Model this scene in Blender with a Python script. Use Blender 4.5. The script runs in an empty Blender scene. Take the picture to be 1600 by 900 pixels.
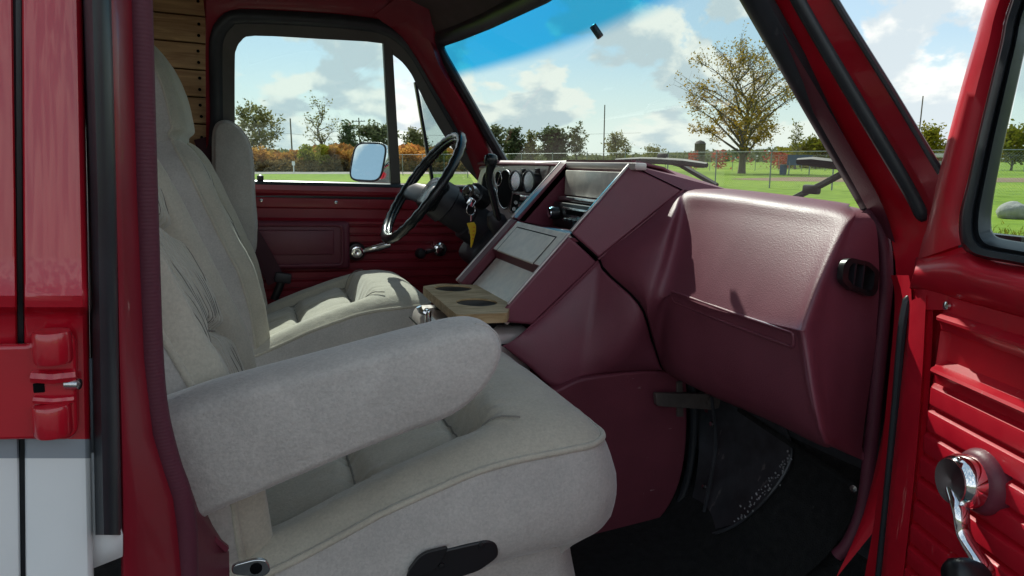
import bpy, bmesh, math, random
from mathutils import Vector, Matrix, noise as mnoise
R = math.radians
sc = bpy.context.scene
col = sc.collection

# ------------------------------------------------------------------ camera
EYE = 1.42                      # eye height above the ground
F = 1080.0                      # focal length in photo pixels (1600 wide)
YAW, PIT, NOSE = R(20.5), R(10.6), R(2.2)
V = Matrix.Translation((0, 0, EYE)) @ Matrix.Rotation(NOSE, 4, 'Y')     # the van stands slightly nose down
cam_d = bpy.data.cameras.new('camera'); cam = bpy.data.objects.new('camera', cam_d); col.objects.link(cam)
cam.location = (0, 0, EYE); cam.rotation_euler = (R(90) - PIT, 0, -YAW)
cam_d.sensor_width = 36; cam_d.lens = 36 * F / 1600; cam_d.clip_start = .02; cam_d.clip_end = 5000
sc.camera = cam

# ------------------------------------------------------------------ light
SUN_AZ, SUN_EL = R(3), R(42)    # azimuth from +Y towards +X
EXPOSURE = 1.45
CLOUD_OFS = (3.7, 1.35, 0)
sv = Vector((math.sin(SUN_AZ) * math.cos(SUN_EL), math.cos(SUN_AZ) * math.cos(SUN_EL), math.sin(SUN_EL)))
sd = bpy.data.lights.new('sun', 'SUN'); sun = bpy.data.objects.new('sun', sd); col.objects.link(sun)
sd.energy = 2.2; sd.angle = R(.5); sd.color = (1, .95, .86)
sun.rotation_euler = sv.to_track_quat('Z', 'Y').to_euler()
sc.view_settings.view_transform = 'Standard'; sc.view_settings.look = 'None'
sc.view_settings.exposure = EXPOSURE; sc.view_settings.gamma = 1
sc.view_settings.use_curve_mapping = False

def build_world():
    w = bpy.data.worlds.new('World'); sc.world = w; w.use_nodes = True
    nt = w.node_tree; N = nt.nodes; L = nt.links; N.clear()
    def n(t, **k):
        x = N.new(t)
        for a, b in k.items(): setattr(x, a, b)
        return x
    def m(op, a, b=None, c=None, clamp=False):
        x = n('ShaderNodeMath', operation=op, use_clamp=clamp)
        for i, q in enumerate((a, b, c)):
            if q is None: continue
            if isinstance(q, (int, float)): x.inputs[i].default_value = q
            else: L.new(q, x.inputs[i])
        return x.outputs[0]
    out = n('ShaderNodeOutputWorld'); bg = n('ShaderNodeBackground')
    sky = n('ShaderNodeTexSky', sky_type='NISHITA', sun_disc=False)
    sky.sun_elevation = SUN_EL; sky.sun_rotation = SUN_AZ; sky.air_density = 1.0; sky.dust_density = .6
    tc = n('ShaderNodeTexCoord'); sep = n('ShaderNodeSeparateXYZ'); L.new(tc.outputs['Generated'], sep.inputs[0])
    x, y, z = sep.outputs
    az = m('ARCTAN2', x, y); el = m('ARCSINE', z)
    # cumulus: cells shrink towards the horizon
    def dens(de, da):
        e2 = m('MAXIMUM', m('ADD', el, de), 0.0)
        cx = n('ShaderNodeCombineXYZ')
        L.new(m('ADD', az, da), cx.inputs[0]); L.new(m('LOGARITHM', m('ADD', e2, .13), 2.718), cx.inputs[1])
        mp = n('ShaderNodeMapping'); mp.inputs['Location'].default_value = CLOUD_OFS; mp.inputs['Scale'].default_value = (1.9, .78, 1)
        nz = n('ShaderNodeTexNoise'); nz.inputs['Scale'].default_value = 4.2; nz.inputs['Detail'].default_value = 10
        nz.inputs['Roughness'].default_value = .53; nz.inputs['Distortion'].default_value = .12
        L.new(cx.outputs[0], mp.inputs[0]); L.new(mp.outputs[0], nz.inputs['Vector'])
        return nz.outputs['Fac']
    def mrange(v, a, b, c=0., d=1.):
        q = n('ShaderNodeMapRange', interpolation_type='SMOOTHSTEP'); L.new(v, q.inputs[0])
        for i, k in enumerate((a, b, c, d)): q.inputs[i + 1].default_value = k
        return q.outputs[0]
    def mixc(f, A, B):
        q = n('ShaderNodeMix', data_type='RGBA')
        if isinstance(f, float): q.inputs['Factor'].default_value = f
        else: L.new(f, q.inputs['Factor'])
        for k, c in (('A', A), ('B', B)):
            if isinstance(c, tuple): q.inputs[k].default_value = (*c, 1)
            else: L.new(c, q.inputs[k])
        return q.outputs['Result']
    thr = m('ADD', .455, m('MULTIPLY', m('ABSOLUTE', m('SUBTRACT', el, .13)), .10))
    d0 = m('SUBTRACT', dens(0, 0), thr); d1 = m('SUBTRACT', dens(.03, .012), thr)
    cov = mrange(d0, -.008, .055)
    lit = mrange(d1, -.02, .085, 1., 0.)
    dsun = n('ShaderNodeVectorMath', operation='DOT_PRODUCT'); L.new(tc.outputs['Generated'], dsun.inputs[0]); dsun.inputs[1].default_value = sv
    front = mrange(dsun.outputs['Value'], -.5, .8, 1., 0.)          # clouds opposite the sun are lit from the front
    rim = mixc(front, (7.3, 7.2, 6.7), (9.6, 9.5, 9.2)); base = mixc(front, (4.5, 5.1, 5.4), (7.4, 7.7, 8.0))
    veil = mixc(mrange(el, .0, .9, .62, .45), sky.outputs[0], (3.2, 4.5, 5.2))
    veil = mixc(mrange(el, 0., .16, .75, 0.), veil, (6.9, 7.3, 6.9))
    cl = mixc(lit, base, rim)
    mx = n('ShaderNodeMix', data_type='RGBA'); L.new(m('MULTIPLY', cov, .95), mx.inputs['Factor']); L.new(veil, mx.inputs['A']); L.new(cl, mx.inputs['B'])
    L.new(mx.outputs['Result'], bg.inputs['Color']); bg.inputs['Strength'].default_value = .057
    L.new(bg.outputs[0], out.inputs['Surface'])
build_world()

# ------------------------------------------------------------------ geometry helpers
def ray(px, py):
    r = (px - 800) / F; v = (450 - py) / F
    cy, sy, cp, sp = math.cos(YAW), math.sin(YAW), math.cos(PIT), math.sin(PIT)
    return Vector((sy * cp + r * cy + v * sy * sp, cy * cp - r * sy + v * cy * sp, -sp + v * cp))
def vray(px, py):
    return (Matrix.Rotation(-NOSE, 3, 'Y') @ ray(px, py))
def PY(px, py, Y):               # point on the plane Y of the van (distance across the van)
    d = vray(px, py); return d * (Y / d.y)
def PX(px, py, X):
    d = vray(px, py); return d * (X / d.x)
def PZ(px, py, Z):
    d = vray(px, py); return d * (Z / d.z)
def PP(px, py, p0, nrm):
    d = vray(px, py); return d * (Vector(p0).dot(nrm) / d.dot(nrm))
def lerp(a, b, t): return a + (b - a) * t
def sstep(a, b, x):
    t = min(1, max(0, (x - a) / (b - a))); return t * t * (3 - 2 * t)
def gau(x, w): return math.exp(-(x / w) ** 2)
def interp(tab, x):
    if x <= tab[0][0]: return tab[0][1]
    for (x0, y0), (x1, y1) in zip(tab, tab[1:]):
        if x <= x1: return lerp(y0, y1, (x - x0) / (x1 - x0))
    return tab[-1][1]
def spline(pts, n=8, closed=False):
    P = [Vector(p) for p in pts]; m = len(P); out = []
    rng = m if closed else m - 1
    for i in range(rng):
        if closed: p0, p1, p2, p3 = P[i - 1], P[i], P[(i + 1) % m], P[(i + 2) % m]
        else: p0, p1, p2, p3 = P[max(i - 1, 0)], P[i], P[i + 1], P[min(i + 2, m - 1)]
        for k in range(n):
            t = k / n
            out.append(.5 * ((2 * p1) + (p2 - p0) * t + (2 * p0 - 5 * p1 + 4 * p2 - p3) * t * t + (3 * p1 - p0 - 3 * p2 + p3) * t ** 3))
    if not closed: out.append(P[-1])
    return out
def rounded(poly, r, n=5):
    """2D or 3D polygon with its corners rounded; r one number or one per corner"""
    P = [Vector(p) for p in poly]; out = []
    for i, p in enumerate(P):
        a, b = P[i - 1] - p, P[(i + 1) % len(P)] - p
        rr = r[i] if isinstance(r, (list, tuple)) else r
        rr = min(rr, a.length * .49, b.length * .49)
        if rr < 1e-5: out.append(p); continue
        q0, q1 = p + a.normalized() * rr, p + b.normalized() * rr
        for k in range(n + 1):
            t = k / n; out.append(q0 * (1 - t) ** 2 + p * 2 * t * (1 - t) + q1 * t * t)
    return out

class MB:
    def __init__(s): s.v = []; s.f = []; s.attr = None
    def add(s, vs, fs):
        o = len(s.v); s.v += [Vector(q) for q in vs]; s.f += [tuple(i + o for i in f) for f in fs]; return s
    def grid(s, rows, cu=False, cv=False):
        nr, nc = len(rows), len(rows[0]); fs = []
        for i in range(nr if cu else nr - 1):
            for j in range(nc if cv else nc - 1):
                a, b = i * nc + j, i * nc + (j + 1) % nc
                c, d = ((i + 1) % nr) * nc + (j + 1) % nc, ((i + 1) % nr) * nc + j
                fs.append((a, b, c, d))
        return s.add([p for r in rows for p in r], fs)
    def loft(s, loops, cap=True):
        n = len(loops[0]); s.grid(loops, cv=True)
        if cap:
            o = len(s.v) - n * len(loops)
            s.f.append(tuple(range(o, o + n))[::-1]); s.f.append(tuple(range(len(s.v) - n, len(s.v))))
        return s
    def prism(s, poly, d):
        d = Vector(d); poly = [Vector(p) for p in poly]
        return s.loft([poly, [p + d for p in poly]])
    def tube(s, path, r, n=10, sx=1., up=None, cap=True, closed=False):
        """sweep of an (elliptic) section; r number or list; sx = width ratio across 'up'"""
        P = [Vector(p) for p in path]; m = len(P); loops = []
        prev = None
        for i in range(m):
            if closed: t = (P[(i + 1) % m] - P[i - 1])
            else: t = P[min(i + 1, m - 1)] - P[max(i - 1, 0)]
            t.normalize()
            if up is not None: a = Vector(up)
            else: a = prev if prev is not None else (Vector((0, 0, 1)) if abs(t.z) < .9 else Vector((1, 0, 0)))
            a = (a - t * a.dot(t)).normalized(); prev = a; b = t.cross(a)
            rr = r[i] if isinstance(r, (list, tuple)) else r
            loops.append([P[i] + (a * math.cos(q) + b * sx * math.sin(q)) * rr for q in [2 * math.pi * k / n for k in range(n)]])
        if closed: return s.grid(loops, cu=True, cv=True)
        return s.loft(loops, cap)
    def lathe(s, c, axis, prof, n=24, cap=True):
        c = Vector(c); ax = Vector(axis).normalized()
        a = ax.orthogonal().normalized(); b = ax.cross(a)
        return s.loft([[c + ax * h + (a * math.cos(q) + b * math.sin(q)) * r for q in [2 * math.pi * k / n for k in range(n)]] for r, h in prof], cap)
    def box(s, c, sz, M=None, bev=0, seg=2):
        bm = bmesh.new(); bmesh.ops.create_cube(bm, size=1)
        for v in bm.verts: v.co = Vector((v.co.x * sz[0], v.co.y * sz[1], v.co.z * sz[2]))
        if bev: bmesh.ops.bevel(bm, geom=list(bm.edges), offset=bev, segments=seg, profile=.5, affect='EDGES')
        bm.verts.ensure_lookup_table()
        vs = [(M @ v.co if M else v.co) + Vector(c) for v in bm.verts]
        fs = [[v.index for v in f.verts] for f in bm.faces]
        bm.verts.index_update(); bm.free()
        return s.add(vs, fs)
    def quad(s, a, b, c, d): return s.add([a, b, c, d], [(0, 1, 2, 3)])

LOC = {}
def obj(name, mb, mat, parent=None, ang=40, bevel=0, seg=3, sub=0, solid=0, frame=None, recalc=True, crease=None):
    """one mesh object; vertices come in van (or world) coordinates, the origin goes to the piece's own middle"""
    xs, ys, zs = [[v[i] for v in mb.v] for i in range(3)]
    loc = Vector(((min(xs) + max(xs)) / 2, (min(ys) + max(ys)) / 2, (min(zs) + max(zs)) / 2))
    me = bpy.data.meshes.new(name); me.from_pydata([v - loc for v in mb.v], [], mb.f); me.update()
    if recalc or crease:
        bm = bmesh.new(); bm.from_mesh(me)
        if recalc: bmesh.ops.recalc_face_normals(bm, faces=bm.faces)
        bm.to_mesh(me); bm.free()
    for p in me.polygons: p.use_smooth = ang > 0
    if 0 < ang < 180: me.set_sharp_from_angle(angle=R(ang))
    me.materials.append(mat)
    o = bpy.data.objects.new(name, me); col.objects.link(o)
    if solid:
        md = o.modifiers.new('thickness', 'SOLIDIFY'); md.thickness = solid; md.offset = 0
    if bevel:
        md = o.modifiers.new('bevel', 'BEVEL'); md.width = bevel; md.segments = seg; md.limit_method = 'ANGLE'; md.angle_limit = R(35)
        md.harden_normals = False
    if sub:
        md = o.modifiers.new('sub', 'SUBSURF'); md.levels = md.render_levels = sub
    LOC[o] = loc
    if parent:
        o.parent = parent; o.location = loc - LOC[parent]
    else:
        o.matrix_world = (frame if frame is not None else V) @ Matrix.Translation(loc)
    return o
def thing(name, label, cat, base, frame=None, group=None):
    o = bpy.data.objects.new(name, None); col.objects.link(o); o.empty_display_size = .1
    LOC[o] = Vector(base); o.matrix_world = (frame if frame is not None else V) @ Matrix.Translation(base)
    return tag(o, label, cat, group)
def tag(o, label, cat, group=None):
    o['label'] = label; o['category'] = cat
    if group: o['group'] = group
    return o
W = Matrix.Identity(4)

# ------------------------------------------------------------------ materials
def mat(name, c, rough=.5, metal=0, coat=0, sheen=0, var=0, vscale=8, bump=None, spec=.5, c2=None, rvar=0, island=0, stretch=None):
    M = bpy.data.materials.new(name); M.use_nodes = True; nt = M.node_tree; N = nt.nodes; L = nt.links
    b = N['Principled BSDF']; b.inputs['Base Color'].default_value = (*c, 1); b.inputs['Roughness'].default_value = rough
    b.inputs['Metallic'].default_value = metal; b.inputs['Coat Weight'].default_value = coat; b.inputs['Coat Roughness'].default_value = .06
    b.inputs['Sheen Weight'].default_value = sheen; b.inputs['Sheen Roughness'].default_value = .45; b.inputs['Specular IOR Level'].default_value = spec
    tc = N.new('ShaderNodeTexCoord'); src = tc.outputs['Object']
    if stretch:
        mp = N.new('ShaderNodeMapping'); mp.inputs['Scale'].default_value = stretch; L.new(src, mp.inputs[0]); src = mp.outputs[0]
    if var or c2 or rvar:
        nz = N.new('ShaderNodeTexNoise'); nz.inputs['Scale'].default_value = vscale; nz.inputs['Detail'].default_value = 6; nz.inputs['Roughness'].default_value = .6
        L.new(src, nz.inputs['Vector'])
        mr = N.new('ShaderNodeMapRange'); mr.inputs[1].default_value = .3; mr.inputs[2].default_value = .7; L.new(nz.outputs['Fac'], mr.inputs[0])
        if var or c2:
            mx = N.new('ShaderNodeMix'); mx.data_type = 'RGBA'; L.new(mr.outputs[0], mx.inputs['Factor'])
            mx.inputs['A'].default_value = (*[q * (1 - var) for q in c], 1)
            mx.inputs['B'].default_value = (*(c2 if c2 else [min(1, q * (1 + var)) for q in c]), 1)
            L.new(mx.outputs['Result'], b.inputs['Base Color'])
        if rvar:
            m2 = N.new('ShaderNodeMapRange'); L.new(nz.outputs['Fac'], m2.inputs[0]); m2.inputs[1].default_value = .3; m2.inputs[2].default_value = .7
            m2.inputs[3].default_value = rough - rvar; m2.inputs[4].default_value = rough + rvar; L.new(m2.outputs[0], b.inputs['Roughness'])
    if bump:
        kind, s, st, di = bump
        if kind == 'leather':
            t = N.new('ShaderNodeTexVoronoi'); t.feature = 'SMOOTH_F1'; t.inputs['Scale'].default_value = s; t.inputs['Smoothness'].default_value = .6
            L.new(src, t.inputs['Vector']); o_ = t.outputs['Distance']
        elif kind == 'wave':
            t = N.new('ShaderNodeTexWave'); t.bands_direction = 'Z'; t.inputs['Scale'].default_value = s; L.new(src, t.inputs['Vector']); o_ = t.outputs['Fac']
        else:
            t = N.new('ShaderNodeTexNoise'); t.inputs['Scale'].default_value = s; t.inputs['Detail'].default_value = 4; L.new(src, t.inputs['Vector']); o_ = t.outputs['Fac']
        bp = N.new('ShaderNodeBump'); bp.inputs['Strength'].default_value = st; bp.inputs['Distance'].default_value = di
        L.new(o_, bp.inputs['Height']); L.new(bp.outputs[0], b.inputs['Normal'])
    return M

def glass(name, tint, refl=1.0, band=None):
    M = bpy.data.materials.new(name); M.use_nodes = True; nt = M.node_tree; N = nt.nodes; L = nt.links; N.clear()
    out = N.new('ShaderNodeOutputMaterial'); tr = N.new('ShaderNodeBsdfTransparent'); gl = N.new('ShaderNodeBsdfGlossy')
    gl.inputs['Roughness'].default_value = .01; tr.inputs[0].default_value = (*tint, 1)
    fr = N.new('ShaderNodeLayerWeight'); pw = N.new('ShaderNodeMath'); pw.operation = 'POWER'; L.new(fr.outputs['Facing'], pw.inputs[0]); pw.inputs[1].default_value = 5
    fr.inputs[0].default_value = .5
    mu = N.new('ShaderNodeMath'); mu.operation = 'MULTIPLY_ADD'; mu.inputs[1].default_value = .7 * refl; mu.inputs[2].default_value = .045 * refl; L.new(pw.outputs[0], mu.inputs[0])
    mx = N.new('ShaderNodeMixShader'); L.new(mu.outputs[0], mx.inputs[0]); L.new(tr.outputs[0], mx.inputs[1]); L.new(gl.outputs[0], mx.inputs[2])
    L.new(mx.outputs[0], out.inputs[0])
    if band:
        at = N.new('ShaderNodeAttribute'); at.attribute_name = 'height'
        mr = N.new('ShaderNodeMapRange'); mr.interpolation_type = 'SMOOTHSTEP'; L.new(at.outputs['Fac'], mr.inputs[0])
        mr.inputs[1].default_value = band[0]; mr.inputs[2].default_value = band[1]
        cm = N.new('ShaderNodeMix'); cm.data_type = 'RGBA'; L.new(mr.outputs[0], cm.inputs['Factor'])
        cm.inputs['A'].default_value = (*tint, 1); cm.inputs['B'].default_value = (*band[2], 1); L.new(cm.outputs['Result'], tr.inputs[0])
    return M

def leafmat(name, cols, trans=.45):
    M = bpy.data.materials.new(name); M.use_nodes = True; nt = M.node_tree; N = nt.nodes; L = nt.links; N.clear()
    out = N.new('ShaderNodeOutputMaterial'); df = N.new('ShaderNodeBsdfDiffuse'); tl = N.new('ShaderNodeBsdfTranslucent')
    ge = N.new('ShaderNodeNewGeometry'); cr = N.new('ShaderNodeValToRGB'); L.new(ge.outputs['Random Per Island'], cr.inputs[0])
    tc = N.new('ShaderNodeTexCoord'); nz = N.new('ShaderNodeTexNoise'); nz.inputs['Scale'].default_value = .35; L.new(tc.outputs['Object'], nz.inputs['Vector'])
    ad = N.new('ShaderNodeMath'); ad.operation = 'MULTIPLY_ADD'; L.new(ge.outputs['Random Per Island'], ad.inputs[0]); ad.inputs[1].default_value = .45
    m2 = N.new('ShaderNodeMapRange'); L.new(nz.outputs['Fac'], m2.inputs[0]); m2.inputs[1].default_value = .32; m2.inputs[2].default_value = .68; m2.inputs[4].default_value = .55
    L.new(m2.outputs[0], ad.inputs[2]); L.new(ad.outputs[0], cr.inputs[0])
    e = cr.color_ramp.elements
    e[0].color = (*cols[0], 1); e[1].color = (*cols[-1], 1)
    for i, c in enumerate(cols[1:-1]):
        q = e.new((i + 1) / (len(cols) - 1)); q.color = (*c, 1)
    L.new(cr.outputs[0], df.inputs[0]); L.new(cr.outputs[0], tl.inputs[0])
    mx = N.new('ShaderNodeMixShader'); mx.inputs[0].default_value = trans
    L.new(df.outputs[0], mx.inputs[1]); L.new(tl.outputs[0], mx.inputs[2]); L.new(mx.outputs[0], out.inputs[0])
    return M

M_red = mat('red_paint', (.44, .005, .018), .30, coat=.9, var=.06, vscale=5)
M_redin = mat('red_door_paint', (.52, .005, .020), .42, coat=.2, var=.16, vscale=9, rvar=.12, bump=('noise', 240, .08, .0006))
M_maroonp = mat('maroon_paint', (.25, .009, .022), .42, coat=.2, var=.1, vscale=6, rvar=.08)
M_white = mat('white_paint', (.78, .79, .80), .3, coat=.7, var=.03)
M_grey = mat('grey_stripe_paint', (.27, .30, .34), .3, coat=.7)
M_vinyl = mat('burgundy_vinyl', (.19, .040, .066), .54, spec=.8, var=.14, vscale=6, bump=('leather', 480, .28, .0010), rvar=.07)
M_vinylt = mat('burgundy_plastic_trim', (.14, .024, .042), .45, var=.10, vscale=12, bump=('noise', 300, .25, .001))
M_rib = mat('ribbed_edge_trim', (.10, .018, .036), .65, bump=('wave', 90, .15, .0008))
M_silver = mat('silver_dash_trim', (.62, .55, .53), .36, metal=.35, var=.12, vscale=30, rvar=.08, stretch=(1, .08, 1))
M_tray = mat('worn_silver_tray', (.82, .76, .68), .40, metal=.15, var=.2, vscale=25, rvar=.1)
M_rubber = mat('black_rubber', (.026, .030, .036), .36, var=.2, vscale=20)
M_black = mat('black_plastic', (.012, .012, .014), .35, bump=('noise', 400, .2, .0006))
M_blacks = mat('satin_black_wheel', (.014, .016, .018), .22, rvar=.06, vscale=20)
M_col = mat('dark_column_plastic', (.022, .020, .026), .45, bump=('noise', 400, .2, .0006))
M_dark = mat('dark_gauge_well', (.004, .004, .005), .8, spec=.08)
M_carpet = mat('black_carpet', (.014, .015, .016), .95, var=.5, vscale=60, bump=('noise', 350, 1, .006))
M_metal = mat('dark_floor_metal', (.05, .054, .062), .4, metal=.2, var=.4, vscale=18, rvar=.1)
M_chrome = mat('chrome', (.86, .87, .88), .07, metal=1, rvar=.03, vscale=40)
M_dchrome = mat('dull_chrome', (.55, .56, .57), .22, metal=1, rvar=.06, vscale=40)
def velour(name, c, nap):
    """short pile: blotchy nap that leans different ways, plus fine fibre relief"""
    M = mat(name, c, .95, sheen=.45, spec=.15); nt = M.node_tree; N = nt.nodes; L = nt.links; b = N['Principled BSDF']
    tc = N.new('ShaderNodeTexCoord'); acc = None
    for sc_, amt, dt in ((7, nap, 3), (30, nap * .42, 4), (260, nap * 1.0, 2)):
        nz = N.new('ShaderNodeTexNoise'); nz.inputs['Scale'].default_value = sc_; nz.inputs['Detail'].default_value = dt; nz.inputs['Distortion'].default_value = .6
        L.new(tc.outputs['Object'], nz.inputs['Vector'])
        mr = N.new('ShaderNodeMapRange'); L.new(nz.outputs['Fac'], mr.inputs[0]); mr.inputs[1].default_value = .3; mr.inputs[2].default_value = .7; mr.inputs[3].default_value = 1 - amt; mr.inputs[4].default_value = 1 + amt
        if acc is None: acc = mr.outputs[0]
        else:
            mu = N.new('ShaderNodeMath'); mu.operation = 'MULTIPLY'; L.new(acc, mu.inputs[0]); L.new(mr.outputs[0], mu.inputs[1]); acc = mu.outputs[0]
    mx = N.new('ShaderNodeMix'); mx.data_type = 'RGBA'; mx.blend_type = 'MULTIPLY'; mx.inputs['Factor'].default_value = 1; mx.inputs['A'].default_value = (*c, 1)
    cb = N.new('ShaderNodeCombineColor'); [L.new(acc, cb.inputs[i]) for i in range(3)]; L.new(cb.outputs[0], mx.inputs['B']); L.new(mx.outputs['Result'], b.inputs['Base Color'])
    f = N.new('ShaderNodeTexNoise'); f.inputs['Scale'].default_value = 330; f.inputs['Detail'].default_value = 5; L.new(tc.outputs['Object'], f.inputs['Vector'])
    g = N.new('ShaderNodeTexNoise'); g.inputs['Scale'].default_value = 30; g.inputs['Detail'].default_value = 4; L.new(tc.outputs['Object'], g.inputs['Vector'])
    ad = N.new('ShaderNodeMath'); ad.operation = 'MULTIPLY_ADD'; L.new(g.outputs['Fac'], ad.inputs[0]); ad.inputs[1].default_value = 3.0; L.new(f.outputs['Fac'], ad.inputs[2])
    bp = N.new('ShaderNodeBump'); bp.inputs['Strength'].default_value = .55; bp.inputs['Distance'].default_value = .0016; L.new(ad.outputs[0], bp.inputs['Height']); L.new(bp.outputs[0], b.inputs['Normal'])
    return M
M_velour = velour('beige_velour', (.50, .46, .38), .085)
M_velside = velour('beige_velour_side', (.47, .44, .41), .095)
M_latch = mat('latch_metal', (.16, .135, .125), .45, metal=.4, var=.2, vscale=30)
M_head = mat('beige_headliner', (.36, .33, .28), .95, var=.08, vscale=40)
M_wiper = mat('wiper_black', (.018, .020, .020), .65)
M_visor = mat('brown_overhead_trim', (.09, .066, .062), .8, var=.2, vscale=12)
M_frame = mat('grey_brown_frame', (.085, .078, .072), .5, var=.15, vscale=10)
M_belt = mat('maroon_webbing', (.045, .010, .018), .8, bump=('noise', 300, .4, .001))
M_yellow = mat('yellow_fob', (.75, .50, .02), .35, var=.1)
M_orange = mat('orange_print', (.7, .12, .02), .4)
M_glass = glass('side_glass', (.86, .93, .92), .9)
M_wind = glass('windshield_glass', (.76, .85, .83), .7, band=(.0, 1.0, (.04, .46, .72)))
M_open = glass('clear_vent_glass', (.82, .87, .87), 1.0)
M_mirror = mat('mirror_glass', (.92, .94, .95), .01, metal=1)
M_gauge = mat('vent_lens', (.55, .58, .62), .15, metal=.7)
M_scuff = mat('scuffed_metal', (.35, .36, .38), .5, var=.4, vscale=60)

def wear(M, scale, stretch, thr, c, amt, rough=None):
    """scratches, drips and dust: thin spots of another colour where a stretched noise peaks"""
    nt = M.node_tree; N = nt.nodes; L = nt.links; b = N['Principled BSDF']; inp = b.inputs['Base Color']
    tc = N.new('ShaderNodeTexCoord'); mp = N.new('ShaderNodeMapping'); mp.inputs['Scale'].default_value = stretch; L.new(tc.outputs['Object'], mp.inputs[0])
    nz = N.new('ShaderNodeTexNoise'); nz.inputs['Scale'].default_value = scale; nz.inputs['Detail'].default_value = 5; nz.inputs['Roughness'].default_value = .65; L.new(mp.outputs[0], nz.inputs['Vector'])
    mr = N.new('ShaderNodeMapRange'); L.new(nz.outputs['Fac'], mr.inputs[0]); mr.inputs[1].default_value = thr; mr.inputs[2].default_value = thr + .06; mr.inputs[4].default_value = amt
    mx = N.new('ShaderNodeMix'); mx.data_type = 'RGBA'; L.new(mr.outputs[0], mx.inputs['Factor'])
    if inp.is_linked: L.new(inp.links[0].from_socket, mx.inputs['A'])
    else: mx.inputs['A'].default_value = inp.default_value
    mx.inputs['B'].default_value = (*c, 1); L.new(mx.outputs['Result'], inp)
    return M
def woodmat(name, c1, c2, ax=(1, 12, 12), scale=4, rough=.6):
    M = bpy.data.materials.new(name); M.use_nodes = True; nt = M.node_tree; N = nt.nodes; L = nt.links; b = N['Principled BSDF']
    tc = N.new('ShaderNodeTexCoord'); mp = N.new('ShaderNodeMapping'); mp.inputs['Scale'].default_value = ax; L.new(tc.outputs['Object'], mp.inputs[0])
    oi = N.new('ShaderNodeObjectInfo'); va = N.new('ShaderNodeVectorMath'); va.operation = 'ADD'
    cmb = N.new('ShaderNodeCombineXYZ'); mm = N.new('ShaderNodeMath'); mm.operation = 'MULTIPLY'; mm.inputs[1].default_value = 37; L.new(oi.outputs['Random'], mm.inputs[0])
    L.new(mm.outputs[0], cmb.inputs[0]); L.new(mm.outputs[0], cmb.inputs[1]); L.new(mp.outputs[0], va.inputs[0]); L.new(cmb.outputs[0], va.inputs[1])
    nz = N.new('ShaderNodeTexNoise'); nz.inputs['Scale'].default_value = scale; nz.inputs['Detail'].default_value = 8; nz.inputs['Roughness'].default_value = .65; nz.inputs['Distortion'].default_value = 1.2
    L.new(va.outputs[0], nz.inputs['Vector']); cr = N.new('ShaderNodeValToRGB'); L.new(nz.outputs['Fac'], cr.inputs[0])
    cr.color_ramp.elements[0].position = .35; cr.color_ramp.elements[1].position = .68
    cr.color_ramp.elements[0].color = (*c1, 1); cr.color_ramp.elements[1].color = (*c2, 1)
    L.new(cr.outputs[0], b.inputs['Base Color']); b.inputs['Roughness'].default_value = rough
    bp = N.new('ShaderNodeBump'); bp.inputs['Strength'].default_value = .2; bp.inputs['Distance'].default_value = .001; L.new(nz.outputs['Fac'], bp.inputs['Height']); L.new(bp.outputs[0], b.inputs['Normal'])
    return M
M_plank = woodmat('pine_plank', (.34, .19, .08), (.62, .41, .20))
M_cup = woodmat('worn_cup_wood', (.40, .26, .12), (.72, .54, .31), ax=(2, 10, 10), scale=5, rough=.5)
wear(M_redin, 60, (1, 1, .12), .66, (.62, .30, .27), .5); wear(M_redin, 9, (1, 1, .5), .60, (.45, .05, .05), .4)
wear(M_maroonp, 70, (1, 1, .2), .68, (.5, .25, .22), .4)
M_vinyls = mat('scuffed_burgundy_vinyl', (.18, .034, .056), .55, spec=.7, var=.16, vscale=8, bump=('leather', 480, .28, .0010), rvar=.07)
wear(M_vinyls, 26, (1, 1, 3.2), .685, (.55, .45, .46), .7); wear(M_vinyls, 70, (1, 1, .5), .71, (.6, .5, .5), .8)
wear(M_vinyl, 90, (1, 1, 1), .73, (.45, .33, .36), .5)
wear(M_carpet, 40, (1, 1, 1), .66, (.08, .075, .07), .5); wear(M_metal, 30, (1, 1, .4), .64, (.22, .21, .21), .6)
wear(M_red, 120, (1, 1, .6), .74, (.6, .35, .33), .4); wear(M_rubber, 40, (1, 1, .3), .66, (.10, .10, .105), .5)
M_seam = mat('shaded_seam_thread', (.26, .245, .22), .95)  # seat seams darker than the velour: crease shade put into the colour
M_fold = mat('shaded_fold', (.20, .185, .16), .95)  # shade inside the pleats, put into the colour
# ================================================================== THE VAN
van = thing('van', 'red and white van with its front passenger door swung open', 'van', (.4, 1.615, -1.42))
def part(name, mb, m, parent=None, **k): return obj(name, mb, m, parent or van, **k)

# ---- shell that closes the cab: roof, rear walls, floor, firewall, hood
def hexa(x0, x1, y0, y1, z0, z1): return MB().box(((x0 + x1) / 2, (y0 + y1) / 2, (z0 + z1) / 2), (x1 - x0, y1 - y0, z1 - z0))
rf = []
for k in range(13):
    y = .66 + 1.91 * k / 12; zc = .60 + .09 * (1 - ((y - 1.615) / .955) ** 2)
    rf.append([Vector((x, y, zc + dz)) for x, dz in ((-3.3, -.02), (-1.5, 0), (0, 0), (.35, -.02), (.52, -.07), (.64, -.14))])
part('roof', MB().grid(rf), M_red, solid=.03)
part('floor', hexa(-3.3, 1.06, .70, 2.60, -.88, -.845), M_carpet)
part('cab_floor', hexa(-3.3, .42, .70, 2.56, -.842, -.805), M_carpet)
part('driver_kick_panel', hexa(.80, 1.06, 2.52, 2.56, -.80, -.06), M_vinylt)
part('rear_wall', hexa(-3.34, -3.28, .62, 2.61, -.9, .62), M_red)
part('side_wall', hexa(-3.3, -.16, 2.555, 2.61, -.9, .62), M_red)
part('firewall', hexa(1.02, 1.05, .66, 2.56, -.80, -.07), M_metal)
hd = []
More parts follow.
